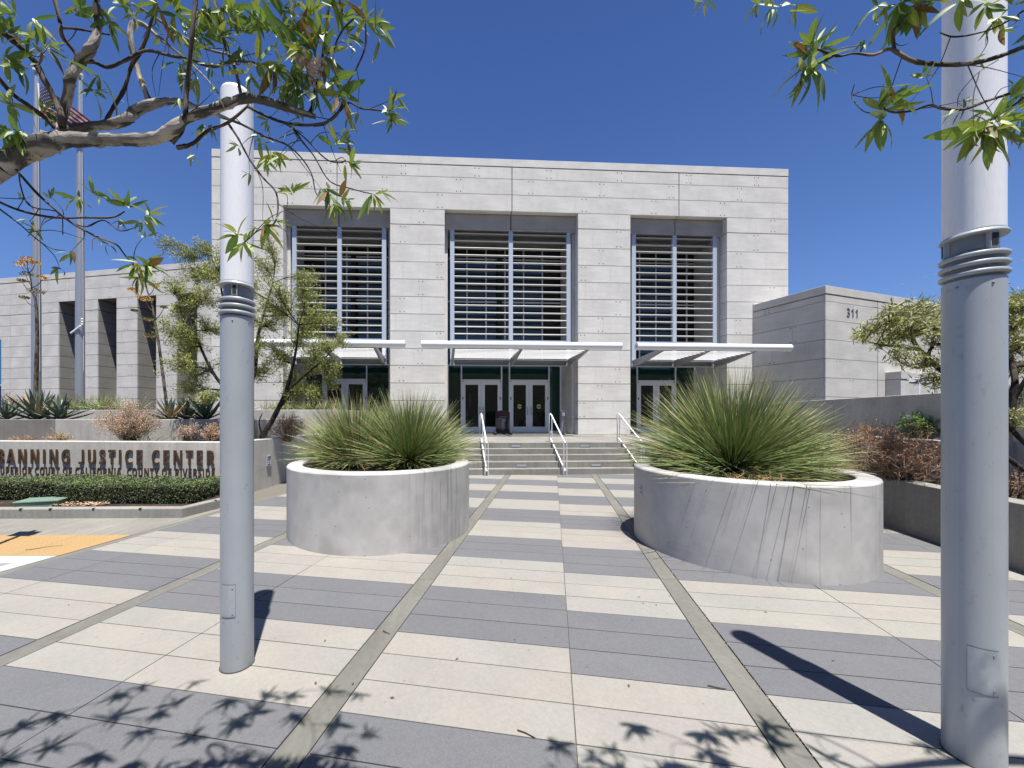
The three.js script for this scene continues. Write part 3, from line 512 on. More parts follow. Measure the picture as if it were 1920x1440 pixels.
// ---------------------------------------------------------------- long wing with deep piers on the left
const wing = thing('office_wing', 'long concrete wing with deep shaded recesses between piers, left of the courthouse', 'building', [-22, 0, -24.8], -10.4 * Math.PI / 180);
{
  const H = [10.82, 10.05, 9.32, 8.64, 7.89, 7.16, 6.43, 5.70, 4.97, 4.24, 3.51, 2.78, 2.05, 1.32], r = rng(81), holes = [], ho = new THREE.CircleGeometry(0.026, 8), X0 = -15, X1 = 12;
  const holesAt = (x, y0, y1) => { for (const d of [-0.1, 0.1]) for (const y of [y0 + 0.09, y1 - 0.09]) { const g = ho.clone(); g.translate(x + d, y, 0.003); holes.push(g); } };
  const PIER = [[X0, -9.36], [-9.34, -5.18], [-3.57, -1.96], [-0.45, 1.15], [2.61, 4.13], [5.64, 9.0], [9.02, X1]];
  mesh('core', tri(merge([bx(X0, X1, 0, 11.1, -14, -1.35), bx(X0 + 0.01, X1, 9.34, 11.1, -1.4, -0.11)]), 3), M.core, wing);
  mesh('parapet_cap', tri(bx(X0, X1, 10.86, 11.21, -0.5, 0.012, 0.01), 3), M.panel[6], wing);
  for (let k = 0; k < 2; k++) { const cuts = [X0, -9.35, -4.33, -0.2 - k * 0.8, 3.1 - k * 0.8, 6.4 - k * 0.8, 9.6 - k * 0.8, X1]; for (let i = 0; i < cuts.length - 1; i++) { mesh('concrete_panel', tri(bx(cuts[i] + 0.008, cuts[i + 1] - 0.008, H[k + 1] + 0.01, H[k] - 0.01, -0.105, 0), 3, r(), r()), M.panel[Math.floor(r() * 8)], wing); if (i > 2) holesAt(cuts[i], H[k + 1], H[k]); } holesAt(-6.2 - 0.7 * k, H[k + 1], H[k]); }
  PIER.forEach(([a, b], n) => { for (let k = 2; k < 13; k++) { mesh('concrete_panel', tri(bx(a, b, H[k + 1] + 0.011, H[k] - (k === 3 ? 0.03 : 0.011), -0.07, 0), 3, r(), r()), M.panel[Math.floor(r() * 8)], wing); mesh('concrete_block', tri(bx(a + 0.002, b - 0.002, H[k + 1] + 0.011, H[k] - (k === 3 ? 0.03 : 0.011), -1.345, -0.071), 3, r(), r()), M.pierSideShade[Math.floor(r() * 3)], wing); if ((k + n) % 2) holesAt(n < 2 ? a + 2.2 + (k % 3) * 0.6 : a + 0.45 + 0.3 * ((k * 7 + n) % 3), H[k + 1], H[k]); } });
  mesh('tie_holes', holes, M.hole, wing).userData.kind = 'stuff';
}
// ---------------------------------------------------------------- lettering
const font = await new FontLoader().loadAsync('fonts/droid/droid_sans_bold.typeface.json');
function plainLetter(ch, cap, depth) { // capitals I and J without serifs, standing on the line
  const s = new THREE.Shape(), w = cap * 0.20, o = cap * 0.13;
  if (ch === 'I') { s.moveTo(o, 0); s.lineTo(o + w, 0); s.lineTo(o + w, cap); s.lineTo(o, cap); s.closePath(); }
  else { const x1 = cap * 0.56, x0 = x1 - w; s.moveTo(x0, cap); s.lineTo(x1, cap); s.lineTo(x1, cap * 0.24); s.quadraticCurveTo(x1, -cap * 0.01, x1 - w * 1.5, -cap * 0.01); s.quadraticCurveTo(cap * 0.08, -cap * 0.01, cap * 0.02, cap * 0.03); s.lineTo(cap * 0.05, cap * 0.2); s.quadraticCurveTo(x0, cap * 0.1, x0, cap * 0.27); s.closePath(); }
  return new THREE.ExtrudeGeometry(s, { depth, bevelEnabled: false, curveSegments: 6 });
}
function lettering(parent, text, width, cap, depth, mats) { // letters side by side from x = 0 to x = width, standing on y = 0
  const probe = new TextGeometry('H', { font, size: 1, depth: 0.1 }); probe.computeBoundingBox(); const res = font.data.resolution, size = cap / probe.boundingBox.max.y, adv = (ch) => (ch === 'I' ? 330 : ch === 'J' ? 480 : font.data.glyphs[ch]?.ha ?? 600) / (ch === 'I' || ch === 'J' ? 1000 / probe.boundingBox.max.y * 0.72 : res) * size;
  const nat = [...text].reduce((s, ch) => s + adv(ch), 0), SX = Math.min(0.71, 0.90 * width / nat), track = (width - nat * SX) / (text.length - 1); let x = 0; const cache = {};
  for (const ch of text) {
    if (ch !== ' ') { const g = cache[ch] ??= (ch === 'I' || ch === 'J' ? plainLetter(ch, cap, depth) : new TextGeometry(ch, { font, size, depth, curveSegments: 5, bevelEnabled: false })).scale(SX, 1, 1); const m = mesh('letter', g, mats, parent); m.position.x = x; }
    x += adv(ch) * SX + track;
  }
}
{
  const ang = Math.atan2(-SW[1], -SW[0] * 1);                                   // text runs from the far left end towards the corner
  const put = (name, label, text, s1, s0, y, cap, off = 0.014, dep = 0.016) => { const p = [S0[0] + SW[0] * s1, S0[1] + SW[1] * s1 - off]; const t = thing(name, label, 'sign', [p[0], y, -p[1]], -Math.atan2(SW[1], -SW[0])); lettering(t, text, s1 - s0, cap, dep, [M.letterFace, M.letterSide]); return t; };
  put('sign_lettering', 'large brown letters BANNING JUSTICE CENTER on the low sign wall', 'BANNING JUSTICE CENTER', 5.17, 0.36, 0.635, 0.30);
  put('sign_lettering', 'small brown line of letters naming the superior court, above the hedge', 'SUPERIOR COURT OF CALIFORNIA, COUNTY OF RIVERSIDE', 5.20, 0.36, 0.405, 0.165, 0.003, 0.008);
  const n = sub('house_number', annex); n.position.set(1.25, 5.51, 0.003); lettering(n, '311', 0.70, 0.34, 0.012, [M.numeral, M.numeral]);
}
// ---------------------------------------------------------------- light columns
M.contactShade = std([0.06, 0.058, 0.055], { roughness: 0.95 });
function lightColumn(label, X, Z, turn, top) {
  const t = thing('light_column', label, 'street lamp', [X, 0, -Z], turn, 'cylindrical light columns at the front of the plaza');
  const r = 0.096;
  const sg = lathe([[0, 0], [r + 0.001, 0], [r, 0.012], [r, 2.235], [r - 0.004, 2.24], [0, 2.24]], 56); { const p = sg.attributes.position, uv = sg.attributes.uv; for (let k = 0; k < uv.count; k++) uv.setY(k, 0.002 + 0.996 * p.getY(k) / 2.24); } mesh('shaft', sg, M.lampShaft, t);
  mesh('contact_ring', lathe([[r - 0.01, 0], [r + 0.005, 0], [r + 0.004, 0.006], [r - 0.01, 0.008]], 56), M.contactShade, t);  // thin dark ring added at the foot, standing in for contact shade
  for (let k = 0; k < 3; k++) { const y = 2.262 + k * 0.041; mesh('ring', lathe([[0.07, y - 0.010], [r + 0.004, y - 0.010], [r + 0.009, y - 0.006], [r + 0.009, y + 0.006], [r + 0.004, y + 0.010], [0.07, y + 0.010]], 56), M.lampShaft, t); }
  mesh('neck', lathe([[r - 0.012, 2.24], [r - 0.012, 2.36], [r - 0.022, 2.37], [r - 0.022, 2.44]], 40), M.lampDark, t);
  for (let k = 0; k < 3; k++) { const a = k * 2.094 + 0.4, g = bx(-0.016, 0.016, 2.362, 2.438, r - 0.05, r - 0.004, 0.003); g.rotateY(a); mesh('bracket', g, M.lampShaft, t); const h = bx(-0.011, 0.011, 2.372, 2.428, r - 0.006, r - 0.002); h.rotateY(a); mesh('bracket_slot', h, M.black, t); }
  mesh('flange', lathe([[0.03, 2.436], [r + 0.006, 2.436], [r + 0.008, 2.442], [r + 0.002, 2.452], [0.03, 2.452]], 56), M.lampShaft, t);
  mesh('lens', lathe([[0, 2.453], [r - 0.003, 2.453], [r - 0.002, 2.46], [r - 0.002, top - 0.02], [r - 0.008, top - 0.004], [0, top]], 56), M.lens, t);
  const arc = (rr, y0, y1, a) => { const g = new THREE.CylinderGeometry(rr, rr, y1 - y0, 14, 1, true, -a / 2, a); g.translate(0, (y0 + y1) / 2, 0); return g; };
  const hatch = sub('access_hatch', t); mesh('hatch_seam', arc(r + 0.0008, 0.345, 0.555, 0.98), M.lampDark, hatch); mesh('hatch_plate', arc(r + 0.0025, 0.349, 0.551, 0.95), M.lampShaft, hatch);
  for (const y of [0.37, 0.53]) mesh('hatch_screw', new THREE.SphereGeometry(0.004, 8, 6).translate(0.03, y, r - 0.002), M.lampDark, hatch);
  mesh('bolt', [0.3, 1.3, -0.8].map((a) => new THREE.SphereGeometry(0.005, 8, 6).translate(Math.sin(a) * r, 2.205, Math.cos(a) * r)), M.lampDark, t);
  return t;
}
lightColumn('grey cylindrical light column with white diffuser, left, crossed by a bare limb', -1.463, 2.49, -0.05, 3.70);
lightColumn('big grey cylindrical light column nearest the lens, at the right edge', 2.405, 1.81, -0.62, 3.70);

// ---------------------------------------------------------------- blades, leaves, shrubs
const mix = (a, b, t) => [lerp(a[0], b[0], t), lerp(a[1], b[1], t), lerp(a[2], b[2], t)];
// clump of stiff thin blades radiating from a point
function spikes(g, c, n, len, seed, o = {}) {
  const r = rng(seed), dir = V(), side = V(), p = V(), q = V();
  for (let i = 0; i < n; i++) {
    const az = r() * 2 * Math.PI, q0 = Math.pow(r(), o.bias ?? 0.9), u0 = o.min ?? 0.10, u1 = o.max ?? 1.5, up = lerp(lerp(u0, u1, q0), Math.asin(lerp(Math.sin(u0), Math.sin(u1), q0)), 0.65);
    dir.set(Math.cos(az) * Math.cos(up), Math.sin(up), Math.sin(az) * Math.cos(up)).add(V(...(o.lean ?? [0, 0, 0]))).normalize();
    const L = len * (0.72 + 0.36 * r()) * (o.stretch ? 1 + o.stretch * Math.abs(dir.x) : 1) * (1 - (o.near ?? 0) * Math.max(0, dir.z) * Math.cos(up)), droop = (o.droop ?? 0.16) * (0.4 + r()) * Math.cos(up), w = (o.width ?? 0.0047) * (0.7 + 0.6 * r());
    side.set(-dir.z, 0.3 * (r() - 0.5), dir.x).normalize(); const roll = r() * 3; side.applyAxisAngle(dir, roll);
    const base = V(c[0] + dir.x * 0.06 + (r() - 0.5) * (o.spread ?? 0.1), c[1] + (r() - 0.3) * 0.05, c[2] + dir.z * 0.06 + (r() - 0.5) * (o.spread ?? 0.1));
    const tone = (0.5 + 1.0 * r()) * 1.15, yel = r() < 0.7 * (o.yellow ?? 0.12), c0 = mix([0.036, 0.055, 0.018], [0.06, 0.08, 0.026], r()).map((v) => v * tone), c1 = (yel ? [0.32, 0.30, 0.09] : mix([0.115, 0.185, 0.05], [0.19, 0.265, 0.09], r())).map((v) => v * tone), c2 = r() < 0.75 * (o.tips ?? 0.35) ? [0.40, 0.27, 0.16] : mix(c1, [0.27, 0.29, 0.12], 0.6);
    const S = 5; let pa = -1, pb = -1; const wob = (r() - 0.5) * 0.12;
    for (let k = 0; k <= S; k++) {
      const t = k / S, ww = w * (k === S ? 0.12 : 1 - 0.55 * t);
      p.copy(base).addScaledVector(dir, L * t); p.y -= droop * L * t * t; p.addScaledVector(side, wob * L * t * t);
      const col = t < 0.55 ? mix(c0, c1, t / 0.55) : mix(c1, c2, (t - 0.55) / 0.45);
      const a = g.v(p.x - side.x * ww, p.y - side.y * ww, p.z - side.z * ww, 0, t, col), b = g.v(p.x + side.x * ww, p.y + side.y * ww, p.z + side.z * ww, 1, t, col);
      if (k) { g.f(pa, pb, a); g.f(pb, b, a); } pa = a; pb = b;
    }
  }
}
function roundPlanter(label, X, Z, R) {
  const t = thing('round_planter', label, 'planter', [X, 0, -Z], 0, 'round concrete planters on the plaza'), h = 0.95, i = R - 0.20;
  const pr = [[R - 0.5, -0.02], [R, -0.02], [R, h - 0.022], [R - 0.006, h - 0.008], [R - 0.022, h], [i + 0.015, h], [i + 0.003, h - 0.006], [i, h - 0.02], [i, h - 0.12]], g = lathe(pr, 96), uv = g.attributes.uv, p = g.attributes.position;
  for (let k = 0; k < uv.count; k++) uv.setXY(k, uv.getX(k), (Math.hypot(p.getX(k), p.getZ(k)) > R - 0.03 ? p.getY(k) : h + R - Math.hypot(p.getX(k), p.getZ(k))) / 1.25);
  mesh('tub', g, M.planter, t);
  const s = new THREE.CircleGeometry(i + 0.01, 48); s.rotateX(-Math.PI / 2); s.translate(0, h - 0.11, 0); mesh('soil', tri(s, 1.2), M.soil, t);
  return t;
}
const pl = roundPlanter('round concrete planter on the left, stained, with two spiky clumps', -1.20, 5.70, 1.29);
const pr = roundPlanter('round concrete planter on the right with blade shadows on its side', 3.52, 4.88, 1.23);
for (const [t, a] of [[pr, -1.62], [pl, 1.5]]) { const R = t === pr ? 1.23 : 1.29; const b = sub('outlet_cover', t); b.rotation.y = a; mesh('cover', bx(-0.035, 0.035, 0.60, 0.72, R - 0.01, R + 0.006, 0.003), M.steel, b); mesh('socket', [bx(-0.018, 0.018, 0.67, 0.70, R + 0.004, R + 0.008), bx(-0.018, 0.018, 0.62, 0.65, R + 0.004, R + 0.008)], M.lampDark, b); }
function spikyPlant(label, X, Z, fn) { const t = thing('spiky_plant', label, 'plant', [X, 0.84, -Z]); const g = new GB(); fn(g); const m = mesh('blades', g.geo(), M.blades, t); m.userData.kind = 'stuff'; return t; }
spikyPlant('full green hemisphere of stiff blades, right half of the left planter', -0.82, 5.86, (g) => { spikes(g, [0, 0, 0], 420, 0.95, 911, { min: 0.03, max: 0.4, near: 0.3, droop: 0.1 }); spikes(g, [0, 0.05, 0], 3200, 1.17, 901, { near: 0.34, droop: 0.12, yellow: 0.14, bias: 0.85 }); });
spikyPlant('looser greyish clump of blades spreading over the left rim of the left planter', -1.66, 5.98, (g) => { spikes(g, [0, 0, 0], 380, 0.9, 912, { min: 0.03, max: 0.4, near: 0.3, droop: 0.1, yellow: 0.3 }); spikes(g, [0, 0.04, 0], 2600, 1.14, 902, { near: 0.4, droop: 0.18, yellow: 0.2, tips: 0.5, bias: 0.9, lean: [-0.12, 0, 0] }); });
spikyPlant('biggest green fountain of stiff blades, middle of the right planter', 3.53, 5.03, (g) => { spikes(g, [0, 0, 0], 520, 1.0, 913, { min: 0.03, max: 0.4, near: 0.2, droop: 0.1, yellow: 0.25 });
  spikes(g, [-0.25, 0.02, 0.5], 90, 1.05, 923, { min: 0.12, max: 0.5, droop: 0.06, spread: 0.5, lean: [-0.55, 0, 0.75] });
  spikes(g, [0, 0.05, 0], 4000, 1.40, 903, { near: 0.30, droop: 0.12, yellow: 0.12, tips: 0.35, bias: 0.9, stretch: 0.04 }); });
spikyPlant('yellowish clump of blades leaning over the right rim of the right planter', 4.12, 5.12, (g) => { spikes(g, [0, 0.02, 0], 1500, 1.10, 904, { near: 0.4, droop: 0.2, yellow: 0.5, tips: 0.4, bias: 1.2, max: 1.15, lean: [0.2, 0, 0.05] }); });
{ // dead blades at the foot of the plants
  const t = thing('dead_blades', 'curled dead tan blades at the foot of the right plant', 'dead leaves', [3.25, 0.86, -4.25]), g = new GB(), r = rng(77);
  for (let i = 0; i < 60; i++) { const a = r() * 6.3, L = 0.10 + 0.22 * r(), p = V((r() - 0.5) * 0.5, r() * 0.05, (r() - 0.5) * 0.3), pts = []; for (let k = 0; k < 5; k++) pts.push(V(p.x + Math.cos(a + k * 0.35) * L * k / 4, p.y + Math.sin(k / 4 * 3.1) * 0.10 * r(), p.z + Math.sin(a + k * 0.35) * L * k / 4)); g.tube(pts, [0.004, 0.004, 0.003, 0.003, 0.001], 3, mix([0.34, 0.22, 0.10], [0.16, 0.11, 0.06], r())); }
  mesh('blades', g.geo(), M.dry, t).userData.kind = 'stuff';
}
// small leaf of two facets
function leaflet(g, p, d, n, L, W, c) {
  const s = d.clone().cross(n).normalize(), m = p.clone().addScaledVector(d, L * 0.45), e = p.clone().addScaledVector(d, L).addScaledVector(n, -L * 0.12), f = W * 0.25;
  const a = g.v(p.x, p.y, p.z, 0.5, 0, c), b = g.v(m.x + s.x * W + n.x * f, m.y + s.y * W + n.y * f, m.z + s.z * W + n.z * f, 0, 0.5, c), q = g.v(m.x - s.x * W + n.x * f, m.y - s.y * W + n.y * f, m.z - s.z * W + n.z * f, 1, 0.5, c), h = g.v(e.x, e.y, e.z, 0.5, 1, c), m2 = g.v(m.x, m.y, m.z, 0.5, 0.5, c);
  g.f(a, b, m2); g.f(b, h, m2); g.f(a, m2, q); g.f(m2, h, q);
}
const rdir = (r) => { const z = 2 * r() - 1, a = r() * 2 * Math.PI, q = Math.sqrt(1 - z * z); return V(q * Math.cos(a), z, q * Math.sin(a)); };
// tree: stems (point lists) and lumps of foliage fed by branches from the nearest stem tip
function lumpTree(t, stems, lumps, o) {
  const r = rng(o.seed), w = new GB(), tw = new GB(), lf = new GB(), tips = [];
  for (const [pts, rad] of stems) { const [P, R] = spline(pts, rad, 5); w.tube(P, R, 8); for (let k = Math.floor(P.length * 0.35); k < P.length; k++) tips.push([P[k], R[k]]); }
  for (const [c, rad, dens] of lumps) {
    let best = tips[0], bd = 1e9; for (const q of tips) { const d = q[0].distanceTo(c) + Math.max(0, q[0].y - c.y) * 0.8; if (d < bd) { bd = d; best = q; } }
    const m = best[0].clone().lerp(c, 0.5).add(V((r() - 0.5) * 0.2, 0.10 * bd * r(), (r() - 0.5) * 0.2));
    const [P, R] = spline([best[0], m, c], [Math.min(best[1] * 0.8, 0.03), Math.min(best[1] * 0.6, 0.018), 0.008], 5); w.tube(P, R, 6);
    const n = Math.round((o.twigs ?? 16) * (dens ?? 1));
    for (let i = 0; i < n; i++) {
      const s = P[Math.floor(lerp(0.35, 1, r()) * (P.length - 1))], d = rdir(r); d.y = d.y * 0.8 + 0.12; const e = c.clone().add(d.multiplyScalar(rad * (0.45 + 0.6 * r()))), k = s.clone().lerp(e, 0.5).add(V((r() - 0.5) * 0.1, (r() - 0.2) * 0.1, (r() - 0.5) * 0.1));
      const [Q, S] = spline([s, k, e], [0.006, 0.004, 0.0018], 4); tw.tube(Q, S, 4);
      const u = e.clone().sub(k).normalize(), tone0 = 0.75 + 0.5 * r();
      for (let j = 0; j < (o.leaves ?? 26); j++) {
        const b = Q[Math.floor(lerp(0.2, 1, Math.pow(r(), 0.7)) * (Q.length - 1))].clone().add(rdir(r).multiplyScalar(o.fuzz ?? 0.05)), dd = u.clone().multiplyScalar(0.7).add(rdir(r)).add(V(0, o.lift ?? 0, 0)).normalize();
        const tone = tone0 * (0.75 + 0.5 * r()), c0 = mix(o.c0, o.c1, r()).map((v) => v * tone);
        leaflet(lf, b, dd, rdir(r), (o.len ?? 0.06) * (0.6 + 0.7 * r()), (o.wid ?? 0.006) * (0.7 + 0.6 * r()), c0);
      }
    }
  }
  mesh('trunk', w.geo(), M.barkDark, t); mesh('twigs', tw.geo(), M.barkThin, t).userData.kind = 'stuff'; mesh('crown', lf.geo(), M.foliage, t).userData.kind = 'stuff';
}
{ // desert tree beside the side wall
  const t = thing('desert_tree', 'feathery olive green tree with dark forked trunk behind the left light column', 'tree'), Z = 8.9, q = (x, y, z = Z) => at(x, y, z);
  const base = (x) => { const p = q(x, 826); p.y = 0.98; return p; };
  lumpTree(t, [
    [[base(482), q(500, 806), q(520, 770), q(536, 735), q(548, 690, 8.8), q(556, 650, 8.7), q(560, 610, 8.7)], [0.07, 0.06, 0.055, 0.05, 0.035, 0.025, 0.016]],
    [[base(470), q(471, 780), q(466, 740, 9.0), q(478, 690, 9.1), q(484, 630, 9.1), q(500, 570, 9.1), q(512, 530, 9.1)], [0.07, 0.065, 0.06, 0.05, 0.036, 0.025, 0.015]],
    [[base(462), q(452, 780, 9), q(430, 740, 9), q(400, 700, 8.9), q(380, 660, 8.8), q(360, 610, 8.8), q(345, 570, 8.8)], [0.05, 0.045, 0.04, 0.034, 0.028, 0.02, 0.012]],
    [[q(466, 740, 9.0), q(440, 690, 9.2), q(432, 630, 9.3), q(420, 570, 9.3), q(410, 520, 9.3), q(395, 480, 9.3)], [0.045, 0.04, 0.032, 0.026, 0.02, 0.012]],
    [[q(536, 735), q(570, 705, 8.6), q(600, 680, 8.5), q(625, 655, 8.5)], [0.035, 0.028, 0.02, 0.012]],
    [[q(520, 770), q(548, 740, 9.2), q(580, 722, 9.3), q(610, 710, 9.3)], [0.03, 0.025, 0.018, 0.01]],
    [[q(490, 812), q(486, 790, 8.7), q(492, 775, 8.7)], [0.02, 0.016, 0.01]],
  ], [[340, 478, 30], [378, 468, 26], [405, 500, 36], [358, 520, 34], [325, 540, 26], [388, 560, 40], [345, 590, 34], [318, 625, 30], [350, 655, 36], [395, 620, 34], [330, 690, 34], [372, 705, 34], [430, 470, 24], [455, 540, 34], [498, 505, 30], [518, 545, 34], [545, 590, 38], [500, 610, 36], [570, 545, 28], [585, 520, 22], [590, 590, 34], [622, 605, 30], [560, 645, 38], [605, 650, 34], [636, 640, 26], [520, 670, 36], [475, 650, 34], [585, 690, 34], [625, 690, 24], [545, 715, 30], [440, 600, 34], [505, 460, 18], [308, 460, 16], [430, 680, 30], [570, 735, 24], [345, 735, 26], [385, 745, 24], [500, 700, 30], [545, 750, 22], [598, 745, 20], [620, 720, 22], [500, 575, 30], [460, 600, 30], [385, 520, 28], [425, 530, 30], [575, 620, 30], [590, 660, 28], [360, 640, 28]]
    .map(([x, y, s], i) => { const z = Z + Math.sin(i * 2.4) * 0.55; return [q(x, y, z), s / FOC * z * 1.1, s / 30]; }), { seed: 1001, twigs: 24, leaves: 38, len: 0.076, wid: 0.0078, fuzz: 0.075, c0: [0.19, 0.23, 0.05], c1: [0.38, 0.40, 0.085], lift: 0.1 });
}
{ // shrubby tree behind the right light column
  const t = thing('willow_leaved_tree', 'small multi-stemmed tree with narrow yellowish leaves behind the right light column', 'tree'), q = (x, y, z = 5) => at(x, y, z);
  const b0 = q(1868, 905, 5.1); b0.y = 0.6;
  lumpTree(t, [
    [[b0, q(1876, 850), q(1890, 800), q(1898, 752), q(1903, 715), q(1895, 670, 5.1), q(1886, 630, 5.1), q(1890, 585, 5.1)], [0.06, 0.055, 0.05, 0.04, 0.032, 0.028, 0.02, 0.012]],
    [[q(1878, 845), q(1840, 780, 5.3), q(1790, 715, 5.3), q(1752, 683, 5.3), q(1722, 655, 5.3), q(1700, 620, 5.3), q(1668, 612, 5.3)], [0.05, 0.046, 0.04, 0.034, 0.028, 0.02, 0.012]],
    [[q(1722, 655, 5.3), q(1690, 652, 5.2), q(1650, 646, 5.2), q(1620, 638, 5.2)], [0.016, 0.012, 0.009, 0.005]],
    [[q(1752, 683, 5.3), q(1720, 690, 5.4), q(1690, 680, 5.4), q(1664, 662, 5.4)], [0.016, 0.012, 0.008, 0.004]],
    [[q(1876, 850), q(1905, 870, 4.9), q(1950, 905, 4.8)], [0.03, 0.03, 0.022]],
    [[q(1872, 775, 4.8), q(1892, 800, 4.8), q(1925, 835, 4.8)], [0.03, 0.03, 0.025]],
    [[q(1898, 752), q(1930, 700, 4.9), q(1960, 640, 4.9)], [0.03, 0.02, 0.012]],
  ], [[1628, 632, 24], [1655, 640, 24], [1672, 600, 26], [1700, 590, 28], [1730, 580, 30], [1690, 618, 28], [1735, 615, 30], [1765, 590, 34], [1770, 640, 32], [1700, 672, 22], [1735, 680, 22], [1750, 715, 24], [1800, 610, 36], [1885, 580, 22], [1905, 565, 22], [1890, 620, 28], [1912, 650, 30], [1885, 690, 22], [1915, 610, 28], [1930, 580, 30], [1940, 690, 30], [1905, 745, 22], [1900, 790, 20], [1850, 600, 36], [1820, 660, 30]]
    .map(([x, y, s], i) => { const z = 5.1 + Math.sin(i * 1.9) * 0.35; return [q(x, y, z), s / FOC * z * 1.12, s / 28]; }), { seed: 1002, twigs: 15, leaves: 21, len: 0.09, wid: 0.0075, fuzz: 0.05, c0: [0.21, 0.235, 0.06], c1: [0.45, 0.45, 0.14], lift: -0.1 });
}
// twiggy shrubs: stalks that fork, dotted with small dry leaves or seeds
function shrub(label, p, R, Hh, o) {
  const t = thing(o.name ?? 'dry_shrub', label, 'shrub', p), r = rng(o.seed), g = new GB(), l = new GB();
  for (let i = 0; i < (o.stems ?? 60); i++) {
    const a = r() * 6.283, e = Math.pow(r(), 0.6) * R, tip = V(Math.cos(a) * e, Hh * (0.55 + 0.5 * r()) * Math.sqrt(Math.max(0.12, 1 - (e / R) ** 2 * 0.8)), Math.sin(a) * e), b = V((r() - 0.5) * R * 0.25, 0, (r() - 0.5) * R * 0.25), m = b.clone().lerp(tip, 0.5).add(V((r() - 0.5) * R * 0.25, Hh * 0.08, (r() - 0.5) * R * 0.25));
    const [P, Q] = spline([b, m, tip], [o.thick ?? 0.005, (o.thick ?? 0.005) * 0.7, 0.0015], 3), c = mix(o.s0 ?? [0.20, 0.13, 0.08], o.s1 ?? [0.36, 0.27, 0.18], r()); g.tube(P, Q, 3, c);
    for (let k = 0; k < (o.forks ?? 7); k++) {
      const s = P[Math.floor(lerp(0.3, 1, r()) * (P.length - 1))], d = rdir(r).add(V(0, 0.5, 0)).normalize(), q = s.clone().addScaledVector(d, R * (0.16 + 0.22 * r())); g.tube([s, s.clone().lerp(q, 0.5).add(V(0, 0.015, 0)), q], [0.0025, 0.002, 0.001], 3, c);
      for (let j = 0; j < (o.dots ?? 7); j++) { const z = s.clone().lerp(q, 0.3 + 0.7 * r()).add(rdir(r).multiplyScalar(0.02)); leaflet(l, z, rdir(r), rdir(r), (o.dl ?? 0.022) * (0.6 + 0.8 * r()), (o.dw ?? 0.006) * (0.6 + 0.8 * r()), mix(o.d0, o.d1, r())); }
    }
  }
  mesh('stems', g.geo(), M.dry, t).userData.kind = 'stuff'; if (l.n) mesh('leaves', l.geo(), M.dry, t).userData.kind = 'stuff'; return t;
}
const onBed = (px, Z, y) => { const p = at(px, 800, Z); return [p.x, y, p.z]; };
const TAN = [[0.36, 0.235, 0.15], [0.60, 0.45, 0.33]];
shrub('round pale tan dried shrub behind the big letters of the sign wall', onBed(243, 8.45, 1.0), 0.70, 1.04, { seed: 1, stems: 140, forks: 9, dots: 8, d0: TAN[0], d1: TAN[1] });
shrub('low tan dried shrub left of the left light column, behind the sign wall', onBed(352, 8.5, 1.0), 0.36, 0.55, { seed: 2, stems: 60, forks: 8, dots: 6, d0: [0.36, 0.30, 0.26], d1: TAN[1] });
shrub('small orange-tan dried shrub touching the left light column', onBed(402, 8.3, 1.0), 0.30, 0.52, { seed: 3, stems: 50, forks: 8, dots: 8, d0: [0.42, 0.24, 0.12], d1: TAN[1] });
shrub('orange and pink dried shrub right of the forked desert tree trunk', onBed(540, 9.4, 1.0), 0.50, 0.78, { seed: 4, stems: 80, forks: 8, dots: 7, d0: [0.40, 0.20, 0.10], d1: [0.52, 0.40, 0.32] });
shrub('sparse brown dried tuft on the far left behind the sign wall', onBed(45, 8.6, 1.0), 0.28, 0.22, { seed: 5, stems: 26, forks: 5, dots: 4, d0: TAN[0], d1: [0.40, 0.27, 0.12] });
shrub('sparse golden dried tuft behind the second N of the sign', onBed(112, 8.5, 1.0), 0.30, 0.30, { seed: 6, stems: 34, forks: 5, dots: 4, d0: [0.46, 0.33, 0.14], d1: [0.56, 0.42, 0.22] });
shrub('brown dried brush on the upper terrace at the left edge', onBed(12, 13.2, 1.74), 0.7, 0.75, { seed: 7, stems: 60, forks: 6, dots: 6, dl: 0.04, dw: 0.01, d0: TAN[0], d1: [0.42, 0.30, 0.2] });
shrub('large reddish brown dead shrub behind the right planter wall', onBed(1690, 5.6, 0.6), 0.78, 0.92, { seed: 8, stems: 150, forks: 8, dots: 7, thick: 0.007, s0: [0.12, 0.075, 0.05], s1: [0.34, 0.25, 0.2], dl: 0.035, dw: 0.004, d0: [0.22, 0.12, 0.06], d1: [0.38, 0.22, 0.12] });
shrub('brown dead grass-like shrub between the right planter and the dead shrub', onBed(1628, 6.6, 0.6), 0.62, 0.95, { seed: 9, stems: 120, forks: 7, dots: 7, thick: 0.006, s0: [0.12, 0.075, 0.05], s1: [0.30, 0.2, 0.12], dl: 0.05, dw: 0.004, d0: [0.26, 0.14, 0.06], d1: [0.42, 0.27, 0.13] });
shrub('bare twiggy undergrowth at the foot of the right tree', onBed(1898, 4.75, 0.6), 0.42, 0.42, { seed: 10, stems: 46, forks: 5, dots: 1, thick: 0.006, s0: [0.08, 0.05, 0.035], s1: [0.22, 0.15, 0.10], d0: TAN[0], d1: TAN[1] });
shrub('bright green leafy shrub above the dead shrub, against the ramp wall', onBed(1725, 7.6, 1.1), 0.45, 0.62, { name: 'green_shrub', seed: 11, stems: 46, forks: 7, dots: 9, dl: 0.07, dw: 0.009, s0: [0.12, 0.13, 0.05], s1: [0.3, 0.26, 0.14], d0: [0.05, 0.12, 0.025], d1: [0.13, 0.22, 0.05] });
